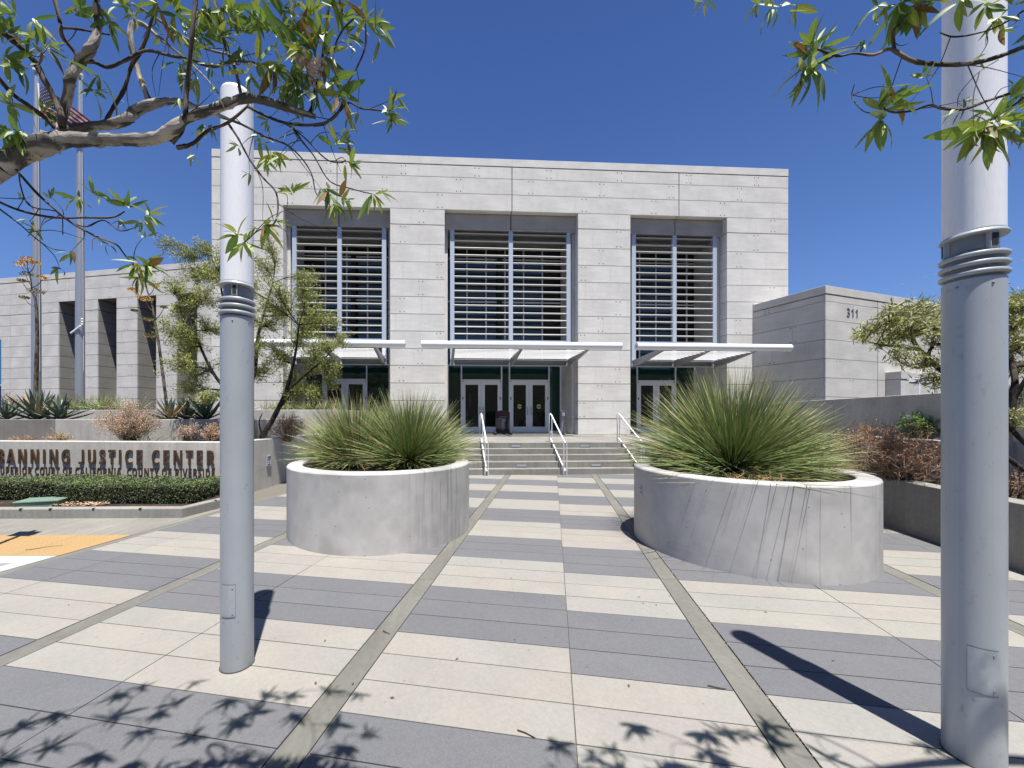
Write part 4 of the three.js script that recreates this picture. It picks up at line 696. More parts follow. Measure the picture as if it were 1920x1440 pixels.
shrub('dark green leafy shrub right of the right light column on the upper bed', onBed(1905, 7.0, 1.15), 0.5, 0.75, { name: 'green_shrub', seed: 12, stems: 40, forks: 6, dots: 9, dl: 0.07, dw: 0.009, s0: [0.1, 0.1, 0.05], s1: [0.2, 0.18, 0.1], d0: [0.03, 0.08, 0.02], d1: [0.08, 0.13, 0.04] });
// grasses on the upper terrace
function grass(label, px, Z, y, n, L, seed, o = {}) { const p = onBed(px, Z, y), t = thing('grass_tuft', label, 'grass', p), g = new GB(); for (let k = 0; k < (o.clumps ?? 5); k++) spikes(g, [(k - (o.clumps ?? 5) / 2) * (o.step ?? 0.35), 0, Math.sin(k * 2) * 0.2], n, L, seed + k, { min: 0.5, max: 1.5, droop: 0.3, width: 0.006, yellow: o.yellow ?? 0.35, tips: 0.6, bias: 0.8 }); mesh('blades', g.geo(), M.blades, t).userData.kind = 'stuff'; }
grass('dark green grass round the foot of the right flagpole', 152, 13.3, 1.74, 70, 0.75, 2001, { clumps: 8, step: 0.32 });
grass('tall dry grass between the flagpoles and the tan shrub', 215, 13.4, 1.74, 45, 0.8, 2011, { clumps: 6, yellow: 0.7 });
grass('green and yellow grass on top of the terrace wall right of the desert tree', 580, 13.0, 1.74, 70, 0.6, 2021, { clumps: 7, step: 0.3, yellow: 0.45 });
grass('thin dry grass behind the desert tree trunk', 505, 13.0, 1.74, 40, 0.55, 2031, { clumps: 5, yellow: 0.6 });
grass('few green stalks right of the pale tan shrub behind the sign wall', 292, 8.5, 1.0, 16, 0.5, 2041, { clumps: 2, yellow: 0.1 });
// ---------------------------------------------------------------- agaves
function agaveLeaf(L, W, curl) {
  const g = new GB(), S = 6; let prev = null;
  for (let k = 0; k <= S; k++) { const t = k / S, w = W * (k === S ? 0.02 : Math.pow(Math.sin(Math.PI * (0.16 + 0.84 * t)), 0.75)), y = curl * L * t * t, f = 0.22 * w; const row = [g.v(-w, y + f, t * L), g.v(0, y - f, t * L), g.v(w, y + f, t * L), g.v(0, y - f * 2.1, t * L)]; if (prev) for (let i = 0; i < 4; i++) { const j = (i + 1) % 4; g.f(prev[i], row[i], prev[j]); g.f(prev[j], row[i], row[j]); } prev = row; }
  return g.geo();
}
const AL = [agaveLeaf(0.75, 0.055, 0.10), agaveLeaf(0.68, 0.05, -0.06), agaveLeaf(0.8, 0.05, 0.02)];
function agave(label, p, s, n, seed, dry = 0) {
  const t = thing('agave', label, 'agave', p), r = rng(seed);
  for (let i = 0; i < n; i++) { const f = i / n, m = mesh('leaf', AL[Math.floor(r() * 3)], r() < dry * (1 - f) ? M.agaveDry : M.agave[Math.floor(r() * 3)], t); m.rotation.order = 'YXZ'; m.rotation.y = i * 2.39996 + r() * 0.3; m.rotation.x = -lerp(0.08, 1.42, Math.pow(f, 0.75)) + (r() - 0.5) * 0.15; const k = s * lerp(1.05, 0.75, f) * (0.85 + 0.3 * r()); m.scale.setScalar(k); m.position.y = 0.05 + f * 0.12; }
  return t;
}
const dp = (px, Z) => onBed(px, Z, 1.45);
agave('blue green agave at the far left edge of the agave terrace', dp(12, 10.5), 0.85, 24, 31, 0.3);
agave('large agave with long dry lower leaves, left of the flagpole foot', dp(70, 10.6), 1.25, 30, 32, 0.5);
agave('compact dark agave right of the agave with the dry leaves', dp(113, 10.4), 0.95, 30, 33, 0.05);
agave('agave with dead tan leaves spilling over, left one of the right agaves', dp(318, 10.2), 0.9, 28, 34, 0.75);
agave('dark spiky agave just left of the left light column', dp(386, 10.3), 1.1, 30, 35, 0.1);
agave('agave between the dead-leaved agave and the dark spiky one', dp(350, 10.8), 1.0, 26, 36, 0.2);
// ---------------------------------------------------------------- tall agave flower stalks
function stalk(label, pts, rad, heads, Z, seed) {
  const t = thing('flower_stalk', label, 'flower stalk'), r = rng(seed), g = new GB(), [P, R] = spline(pts.map(([x, y]) => at(x, y, Z)), rad, 4); g.tube(P, R, 7); mesh('stalk', g.geo(), M.stalk, t);
  for (const [x, y, w, green] of heads) {
    const c = at(x, y, Z + (r() - 0.5) * 0.3), b = P.reduce((a, q) => { const d = Math.abs(q.y - (c.y - 0.25)); return d < a[1] ? [q, d] : a; }, [P[0], 1e9])[0], s = new GB(), f = new GB();
    const [Q, S] = spline([b, b.clone().lerp(c, 0.55).add(V(0, -0.05, 0)), c], [0.012, 0.009, 0.006], 3); s.tube(Q, S, 5); mesh('side_branch', s.geo(), M.barkThin, t);
    const rr = w / FOC * Z / 2;
    for (let k = 0; k < 150; k++) { const a = r() * 6.28, e = Math.sqrt(r()) * rr, q = V(c.x + Math.cos(a) * e, c.y + (r() - 0.25) * rr * 0.75 * (1 - (e / rr) ** 2 * 0.6), c.z + Math.sin(a) * e); leaflet(f, q, V(Math.cos(a) * 0.5, 1, Math.sin(a) * 0.5).add(rdir(r).multiplyScalar(0.5)).normalize(), rdir(r), 0.055, 0.009, green ? mix([0.16, 0.14, 0.05], [0.34, 0.26, 0.10], r()) : mix([0.46, 0.26, 0.07], [0.66, 0.42, 0.14], r())); }
    mesh('flower_head', f.geo(), M.dry, t);
  }
}
stalk('tall agave flower stalk with orange heads in front of the left flagpole', [[67, 762], [68, 700], [70, 640], [69, 595], [66, 560], [60, 545], [58, 525], [53, 508], [52, 500]], [0.055, 0.05, 0.045, 0.04, 0.03, 0.02, 0.016, 0.012, 0.01], [[51, 487, 16], [44, 492, 13], [39, 498, 18], [66, 495, 14], [49, 516, 18, 1], [80, 523, 16], [41, 528, 12, 1], [68, 549, 24, 1], [46, 560, 13, 1]], 10.9, 51);
stalk('leaning agave flower stalk with orange heads left of the desert tree', [[313, 760], [305, 700], [297, 640], [290, 600], [285, 570], [277, 548], [272, 530], [268, 515]], [0.04, 0.038, 0.034, 0.03, 0.024, 0.018, 0.014, 0.01], [[250, 546, 18], [264, 525, 14], [290, 537, 16], [272, 563, 22], [266, 512, 12], [252, 584, 9, 1], [278, 601, 14, 1], [307, 578, 10, 1], [282, 632, 24, 1], [257, 500, 12]], 10.6, 52);
// ---------------------------------------------------------------- hedge and utility box
{
  const hedgeLeaves = (label, boxes, seed) => { const t = thing('hedge', label, 'hedge'), r = rng(seed), g = new GB(), core = [];
    for (const [x0, x1, y0, y1, z0, z1, n] of boxes) { core.push(bx(x0 + 0.06, x1 - 0.06, y0 - 0.05, y1 - 0.07, -z1 + 0.06, -z0 - 0.06));
      for (let i = 0; i < n; i++) { let x = lerp(x0, x1, r()), y, z, nn; const wob = 0.05 * fbm(clamp01((x + 15) / 15), 0.5, 60, 2, 3, seed) * 2 - 0.05, k = r();
        if (k < 0.42) { y = y1 + wob - r() * r() * 0.10; z = lerp(z0, z1, r()); nn = V(0, 1, -0.2); } else { z = z0 + 0.5 * wob + r() * r() * 0.13; y = lerp(y0, y1, Math.pow(r(), 0.8)); nn = V(0, 0.35, 1); }
        if (k > 0.94) { x = x1 + (r() - 0.6) * 0.1; z = lerp(z0, z1, r()); }
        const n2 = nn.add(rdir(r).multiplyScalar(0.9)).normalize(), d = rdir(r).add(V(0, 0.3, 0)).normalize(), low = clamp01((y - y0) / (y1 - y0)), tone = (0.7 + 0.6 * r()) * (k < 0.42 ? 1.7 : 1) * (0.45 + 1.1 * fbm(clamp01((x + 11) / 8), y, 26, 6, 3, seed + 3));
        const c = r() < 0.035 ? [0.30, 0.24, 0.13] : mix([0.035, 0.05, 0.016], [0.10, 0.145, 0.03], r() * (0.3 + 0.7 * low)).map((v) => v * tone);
        leaflet(g, V(x, y, -z), d, n2, 0.036 * (0.7 + 0.6 * r()), 0.0095, c); } }
    mesh('core', core, M.hedgeCore, t); mesh('foliage', g.geo(), M.foliage, t).userData.kind = 'stuff'; };
  M.hedgeCore = std([0.02, 0.022, 0.012], { roughness: 1 });
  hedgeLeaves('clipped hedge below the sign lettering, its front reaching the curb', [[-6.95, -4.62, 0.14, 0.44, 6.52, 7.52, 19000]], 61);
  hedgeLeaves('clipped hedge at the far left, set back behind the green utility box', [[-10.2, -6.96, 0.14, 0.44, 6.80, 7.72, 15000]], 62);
  const t = thing('utility_box', 'low green utility box on the ground in front of the hedge', 'utility box', [-6.98, 0.11, -6.40], 0.3);
  mesh('body', bx(-0.28, 0.28, 0, 0.10, -0.17, 0.17, 0.012), M.boxGreen, t); mesh('lid', bx(-0.295, 0.295, 0.101, 0.128, -0.185, 0.185, 0.01), M.boxGreen, t);
  const g = new GB(), r = rng(63); for (let i = 0; i < 420; i++) { const x = -6.42 + (r() - 0.5) * 0.9, z = 6.36 + (r() - 0.3) * 0.25; leaflet(g, V(x, 0.135 + r() * 0.03, -z), V(r() - 0.5, 0.1, r() - 0.5).normalize(), V(0, 1, 0).add(rdir(r).multiplyScalar(0.5)).normalize(), 0.05, 0.01, mix([0.30, 0.17, 0.09], [0.55, 0.42, 0.28], r())); }
  tag(mesh('leaf_litter', g.geo(), M.dry, scene), 'dry tan leaves on the soil beside the green utility box', 'dead leaves', null, 'stuff');
}
// ---------------------------------------------------------------- handrails
function handrail(label, u) {
  const t = thing('handrail', label, 'handrail', [0, 0, -FZ], FA, 'white handrails on the entrance steps');
  const wT = 4.58, wB = 6.02, hT = 1.70, hB = 0.90;
  for (const s of [-1, 1]) { mesh('post', bx(u + s * 0.042 - 0.006, u + s * 0.042 + 0.006, 0.83, hT - 0.01, wT - 0.03, wT + 0.03), M.slat, t); mesh('post', bx(u + s * 0.042 - 0.006, u + s * 0.042 + 0.006, 0, hB - 0.02, wB - 0.03, wB + 0.03), M.slat, t); }
  const g = new GB(), [P, R] = spline([V(u, hT - 0.02, wT - 0.07), V(u, hT, wT), V(u, lerp(hT, hB, 0.5), lerp(wT, wB, 0.5)), V(u, hB, wB), V(u, hB - 0.02, wB + 0.06)], [0.021, 0.021, 0.021, 0.021, 0.021], 4); g.tube(P, R, 12); mesh('top_rail', g.geo(), M.slat, t);
  for (const f of [0.30, 0.62]) { const y = lerp(hT, hB, f), w = lerp(wT, wB, f); mesh('rail_clip', bx(u - 0.026, u + 0.026, y - 0.03, y + 0.026, w - 0.015, w + 0.015), M.frame, t); }
  mesh('low_rail', bar([u, 0.93, wT], [u, 0.12, wB], 0.035, 0.035, 0.006), M.slat, t);
  return t;
}
handrail('white handrail on the steps, nearest the left planter', 0.33); handrail('white handrail in the middle of the steps, in front of the right-hand door pair', 2.50); handrail('white handrail partly hidden behind the right planter grass', 4.68);
// ---------------------------------------------------------------- things on the landing
{
  const p = F(1.75, 0.83, -0.25), t = thing('sign_stand', 'black standing notice board with a red heading in front of the doors', 'notice board', [p.x, p.y, p.z], FA);
  const c = document.createElement('canvas'); c.width = 128; c.height = 220; const x = c.getContext('2d'); x.fillStyle = '#0d0c10'; x.fillRect(0, 0, 128, 220); x.fillStyle = '#5a1420'; x.fillRect(6, 8, 116, 22);
  x.fillStyle = '#5a5a63'; x.fillRect(26, 40, 86, 12); x.fillRect(12, 62, 84, 5); x.fillStyle = '#1c1c22'; x.fillRect(14, 74, 50, 132); x.fillStyle = '#5c5c64'; for (let i = 0; i < 6; i++) { x.fillRect(58, 76 + i * 22, 46 - (i % 3) * 12, 5); x.fillRect(50, 84 + i * 22, 56 - (i % 2) * 20, 3); }
  const tx = new THREE.CanvasTexture(c); tx.colorSpace = THREE.SRGBColorSpace; const f = new THREE.PlaneGeometry(0.54, 0.86); f.translate(0, 0.53, 0.032);
  const sh = new THREE.Shape(); sh.moveTo(-0.31, 0.06); sh.lineTo(0.31, 0.06); sh.lineTo(0.31, 0.97); sh.quadraticCurveTo(0.31, 1.0, 0.27, 1.0); sh.quadraticCurveTo(0.2, 1.06, 0, 1.06); sh.quadraticCurveTo(-0.2, 1.06, -0.27, 1.0); sh.quadraticCurveTo(-0.31, 1.0, -0.31, 0.97); sh.closePath();
  mesh('board', new THREE.ExtrudeGeometry(sh, { depth: 0.05, bevelEnabled: false }).translate(0, 0, -0.022), M.black, t); mesh('print', f, std([1, 1, 1], { map: tx, roughness: 0.7 }), t);
  for (const s of [-1, 1]) { mesh('foot', bx(s * 0.34 - 0.055, s * 0.34 + 0.055, 0, 0.13, -0.2, 0.2, 0.03), M.black, t); }
  mesh('wheel_axle', cyl([-0.3, 0.06, -0.05], [0.3, 0.06, -0.05], 0.03), M.black, t);
  const q = F(4.45, 0.83, -0.35), b = thing('bollard', 'slim grey post beside the right-hand pier of the middle entrance', 'post', [q.x, q.y, q.z], FA);
  mesh('shell', lathe([[0, 0], [0.11, 0], [0.11, 1.05], [0.102, 1.07], [0, 1.075]], 24), M.arm, b); mesh('push_plate', bx(-0.06, 0.06, 0.82, 0.98, 0.1, 0.118, 0.004), M.frame, b);
}
// ---------------------------------------------------------------- flagpoles and flag
function flagpole(label, X, Z, top) {
  const t = thing('flagpole', label, 'flagpole', [X, 1.74, -Z], 0, 'steel flagpoles on the upper terrace'), h = top - 1.74;
  mesh('shaft', lathe([[0.135, 0], [0.13, h * 0.3], [0.10, h * 0.7], [0.052, h]], 28), M.pole, t); mesh('collar', lathe([[0.13, 0], [0.24, 0], [0.24, 0.03], [0.16, 0.10], [0.135, 0.11]], 28), M.pole, t);
  mesh('truck', lathe([[0.05, h], [0.10, h + 0.02], [0.10, h + 0.09], [0.04, h + 0.12], [0, h + 0.13]], 20), M.lens, t); mesh('ball', new THREE.SphereGeometry(0.10, 20, 14).translate(0, h + 0.22, 0), M.pole, t);
  mesh('halyard', cyl([0.15, 1.5, 0.02], [0.085, h - 0.02, 0.02], 0.006, 0.006, 6), M.slat, t);
  return t;
}
flagpole('left steel flagpole, the one flying the striped flag', -15.22, 13.7, 13.9);
const fp2 = flagpole('right steel flagpole, bare, with a white rope cleat', -13.66, 13.7, 13.75);
{ const y = EYE + (PY - 620) / FOC * 13.7 - 1.74; mesh('rope_cleat', [bar([-0.17, y - 0.13, 0.16], [0.16, y + 0.14, 0.14], 0.05, 0.05, 0.01), ...[0, 1, 2].map((k) => new THREE.SphereGeometry(0.035, 8, 6).translate(0.17, y + 0.2 + k * 0.09, 0.1))], M.slat, fp2); }
{
  const c = document.createElement('canvas'); c.width = 380; c.height = 208; const x = c.getContext('2d');
  for (let i = 0; i < 13; i++) { x.fillStyle = i % 2 ? '#f1efec' : '#b22236'; x.fillRect(0, i * 16, 380, 16); } x.fillStyle = '#232c55'; x.fillRect(0, 0, 152, 112); x.fillStyle = '#f6f6f6';
  for (let j = 0; j < 9; j++) for (let i = 0; i < (j % 2 ? 5 : 6); i++) { const X = 12.7 + (i * 2 + (j % 2)) * 12.67, Y = 11.2 + j * 11.2; x.beginPath(); for (let k = 0; k < 10; k++) { const a = -Math.PI / 2 + k * Math.PI / 5, R = k % 2 ? 2 : 5; x.lineTo(X + Math.cos(a) * R, Y + Math.sin(a) * R); } x.fill(); }
  const tx = new THREE.CanvasTexture(c); tx.colorSpace = THREE.SRGBColorSpace;
  const t = thing('flag', 'stars and stripes flag hanging slack from the left flagpole', 'flag'), Z = 13.6, A = at(73, 158, Z), B = at(78, 222, Z), C = at(173, 229, Z), D = at(146, 262, Z), g = new THREE.PlaneGeometry(1, 1, 40, 20), p = g.attributes.position, uv = g.attributes.uv;
  for (let i = 0; i < p.count; i++) { const u = uv.getX(i), w = 1 - uv.getY(i), a = A.clone().lerp(C, u), b = B.clone().lerp(D, u), q = a.lerp(b, w); q.y += 0.10 * Math.sin(u * 3.1) * (0.4 + w * 0.6); q.z += 0.16 * Math.sin(u * 11 + w * 2.2) * (0.15 + u) + 0.05 * Math.sin(u * 23 + w * 5) * u; p.setXYZ(i, q.x, q.y, q.z); }
  g.computeVertexNormals(); mesh('cloth', g, phys([0.8, 0.8, 0.8], { map: tx, side: THREE.DoubleSide, roughness: 0.9, transmission: 0.25, thickness: 0 }), t); mesh('hoist_band', cyl([A.x - 0.02, A.y + 0.02, A.z], [B.x - 0.02, B.y, B.z], 0.03), M.slat, t);
}
{ // parking sign whose edge shows at the left margin; its shadow falls on the yellow pad
  const t = thing('parking_sign', 'blue sign on a post, cut by the left edge of the frame', 'sign', [-5.815, 0, -4.70]);
  mesh('post', bx(-0.025, 0.025, 0, 2.62, -0.055, -0.005, 0.006), M.steel, t); mesh('base', lathe([[0, 0], [0.09, 0], [0.09, 0.02], [0.04, 0.05], [0, 0.05]], 16), M.steel, t);
  mesh('panel', bx(-0.16, 0.16, 2.0, 2.55, -0.004, 0.002, 0.001), std([0.02, 0.16, 0.42], { roughness: 0.4 }), t); mesh('plate', bx(-0.16, 0.16, 1.72, 1.985, -0.004, 0.002, 0.001), std([0.012, 0.03, 0.10], { roughness: 0.4 }), t);
}
{ // faint power lines over the annex
  const line = (label, a, b, sag) => { const g = new GB(), P = []; for (let k = 0; k <= 24; k++) { const t = k / 24, q = a.clone().lerp(b, t); q.y -= sag * 4 * t * (1 - t); P.push(q); } g.tube(P, P.map(() => 0.018), 5); tag(mesh('power_line', g.geo(), M.lampDark, scene), label, 'cable', 'power lines'); };
  line('faint power line in the sky above the annex, lower one', at(1380, 640, 75), at(2080, 436, 60), 0.6); line('faint power line in the sky above the annex, upper one', at(1320, 640, 78), at(2100, 402, 62), 0.6);
}
// ---------------------------------------------------------------- near trees overhanging the view
// lance-shaped leaves: along +z, folded along the midrib, curling down
function lanceLeaf(L, W, curl, fold, twist) {
  const g = new GB(), S = 9, rows = [];
  for (let k = 0; k <= S; k++) { const t = k / S, w = W * Math.pow(Math.sin(Math.PI * Math.pow(0.03 + 0.97 * t, 0.85)), 0.9) + 0.0006, y = curl * L * t * t, a = twist * t, row = []; for (const s of [-1, 0, 1]) { const X = s * w * Math.cos(fold), Y = Math.abs(s) * w * Math.sin(fold); row.push(g.v(X * Math.cos(a) - Y * Math.sin(a), y + X * Math.sin(a) + Y * Math.cos(a), t * L, 0.5 + s * 0.5, t)); } rows.push(row); }
  for (let k = 0; k < S; k++) for (let i = 0; i < 2; i++) { g.f(rows[k][i], rows[k + 1][i], rows[k][i + 1]); g.f(rows[k][i + 1], rows[k + 1][i], rows[k + 1][i + 1]); }
  return g.geo();
}
const LL = [lanceLeaf(1, 0.125, -0.16, 0.30, 0.2), lanceLeaf(1, 0.105, -0.30, 0.45, -0.4), lanceLeaf(1, 0.145, -0.08, 0.25, 0.1), lanceLeaf(1, 0.11, -0.42, 0.38, 0.5), lanceLeaf(1, 0.09, 0.06, 0.5, -0.2)];
// foliage above the frame: found from the spot on the paving that it shades
function overhead(shade, hub) {
  const limbs = [], whorls = [], sx = Math.sin(SUN_AZ) / Math.tan(SUN_EL), sz = Math.cos(SUN_AZ) / Math.tan(SUN_EL);
  for (const [x, y, n, len] of shade) {
    const Zs = FOC * EYE / (y - PY), Xs = (x - PX) / FOC * Zs; let h = 2.7, px, py, Z;
    for (; h < 4.6; h += 0.1) { Z = Zs - sz * h; px = PX + FOC * (Xs + sx * h) / Z; py = PY - FOC * (h - EYE) / Z; if (py < -70 || px < -90 || px > 2010) break; }
    whorls.push([V(Xs + sx * h, h, -Z), n, len]);
  }
  return whorls;
}
function nearTree(name, label, trunk, limbs, whorls, seed, flowers = [], zs = 1, above = [], hub = null) {
  const t = thing(name, label, 'tree'), r = rng(seed), tips = []; let count = 0; const rest = [[], [], [], [], [], []];
  for (const [z0, z1, list, dark] of limbs) {
    const n = list.length, P = list.map(([x, y], i) => at(x, y, zs * lerp(z0, z1, i / (n - 1)) + (i && i < n - 1 ? (r() - 0.5) * 0.03 : 0))), rad = list.map(([x, y, q], i) => 0.76 * q / FOC * zs * lerp(z0, z1, i / (n - 1)));
    const [Q, S] = spline(P, rad, 6); let kn = 0; for (let k = 0; k < S.length; k++) { kn = 0.6 * kn + 0.22 * (r() - 0.5); S[k] *= 1 + kn + (r() > 0.96 ? 0.18 : 0); }
    if (rad[0] < 0.0075) for (let q = 0; q < Math.min(4, Math.floor(n / 2)); q++) { // fine side twigs, some ending in small leaves
      const s = Q[Math.floor(lerp(0.2, 0.95, r()) * (Q.length - 1))], w = rdir(r); w.y = w.y * 0.8 - 0.25; w.z *= 0.5; const l = 0.05 + 0.13 * r(), m1 = s.clone().addScaledVector(w, l * 0.5).add(V((r() - 0.5) * 0.03, (r() - 0.5) * 0.03, 0)), e = s.clone().addScaledVector(w, l).add(V((r() - 0.5) * 0.04, -0.02 * r(), 0)), h = new GB(), [A, B] = spline([s, m1, e], [0.0013, 0.0010, 0.0005], 5); h.tube(A, B, 5); mesh('twig', h.geo(), M.barkThin, t); if (r() < 0.45) tips.push([e, 0, 4, 26, null, w.x, w.y]);
    } const g = new GB(); g.tube(Q, S, rad[0] > 0.008 ? 14 : 7); mesh('branch', g.geo(), dark ? M.barkThin : M.barkDapple, t);
  }
  if (trunk) { const g = new GB(), [P, R] = spline(trunk[0], trunk[1], 6); g.tube(P, R, 16); mesh('trunk', g.geo(), M.barkDapple, t); }
  const joined = [hub]; // twigs above the frame: each whorl hangs on the nearest point nearer the hub
  for (const [c] of [...above].sort((p, q) => p[0].distanceTo(hub) - q[0].distanceTo(hub))) {
    const h = joined.reduce((b, q) => q.distanceTo(c) < b.distanceTo(c) ? q : b), m = c.clone().lerp(h, 0.5).add(V((r() - 0.5) * 0.12, 0.05 + 0.1 * r(), (r() - 0.5) * 0.12)), k = h === hub ? 2 : 1, g = new GB(), [P, R] = spline([c, m, h], [0.0018, 0.0025 * k, 0.0035 * k], 6); joined.push(c, m); g.tube(P, R, 6); mesh('branch', g.geo(), M.barkThin, t);
  }
  const X = V(), Y = V(), D = V();
  for (const [x, y, n0, len, zq, ax, ay] of [...whorls, ...tips, ...above.map(([c, n, len]) => [c, 0, n * 2.0, len * 1.2, null, 0, -0.4])]) {
    const z = zq === null ? 1.15 : zq * zs, c = zq === null ? x : at(x, y, z), axis = V(ax ?? (r() - 0.4) * 1.2, ay ?? (r() - 0.45) * 1.2, (r() - 0.35) * 0.9).normalize(); X.copy(axis).cross(V(0.2, 0.3, 1)).normalize(); Y.copy(axis).cross(X);
    const n = Math.round(n0 * 1.1);
    for (let i = 0; i < n; i++) {
      const a = i * 2.39996 + r() * 0.5, op = lerp(0.25, 1.45, (i + 0.5) / n) + (r() - 0.5) * 0.3; D.copy(axis).multiplyScalar(Math.cos(op)).addScaledVector(X, Math.sin(op) * Math.cos(a)).addScaledVector(Y, Math.sin(op) * Math.sin(a)); D.y -= 0.12; D.normalize();
      const L = 0.9 * len / FOC * z * (0.75 + 0.5 * r()) * lerp(0.7, 1.1, (i + 0.5) / n), m = new THREE.Matrix4(), side = D.clone().cross(V(0, 1, 0)).normalize(), up = side.clone().cross(D).normalize(), roll = (r() - 0.5) * 2.2;
      const s2 = side.clone().multiplyScalar(Math.cos(roll)).addScaledVector(up, Math.sin(roll)), u2 = up.clone().multiplyScalar(Math.cos(roll)).addScaledVector(side, -Math.sin(roll));
      m.makeBasis(s2.negate(), u2, D).scale(V(L, L, L)); m.setPosition(c.x + (r() - 0.5) * 0.012 + D.x * 0.004, c.y + (r() - 0.5) * 0.012, c.z + (r() - 0.5) * 0.012);
      const k = r() < 0.04 ? 5 : Math.floor(r() * 5), g = LL[Math.floor(r() * 5)];
      if (count < 290) { const o = mesh('leaf', g, k === 5 ? M.leafDry : M.leaf[k], t); m.decompose(o.position, o.quaternion, o.scale); count++; } else { const q = g.clone(); q.applyMatrix4(m); rest[k].push(q); }
    }
  }
  rest.forEach((l, k) => { if (l.length) mesh('leaves', l, k === 5 ? M.leafDry : M.leaf[k], t).userData.kind = 'stuff'; });
  for (const [x, y, z, s] of flowers) { const c = at(x, y, z * zs), f = sub('blossom', t); for (let i = 0; i < 7; i++) { // crumpled, ruffled petals
      const g = new THREE.CircleGeometry(1, 18), d = rdir(r), p = g.attributes.position, ph = r() * 6; for (let q = 0; q < p.count; q++) { const X = p.getX(q), Y = p.getY(q), R = Math.hypot(X, Y), A = Math.atan2(Y, X), w = 1 + 0.22 * Math.sin(A * 5 + ph) + 0.12 * Math.sin(A * 11); p.setXYZ(q, X * w, Y * w * 0.8, 0.55 * R * R + 0.3 * R * Math.sin(A * 4 + ph) + 0.12 * Math.sin(A * 9)); } g.computeVertexNormals(); g.scale(s * 0.72, s * 0.72, s * 0.72); g.applyQuaternion(new THREE.Quaternion().setFromUnitVectors(V(0, 0, 1), d)); mesh('petal', g.translate(c.x + d.x * s * 0.55, c.y + d.y * s * 0.55, c.z + d.z * s * 0.55), M.petal, f); } }
  return t;
}
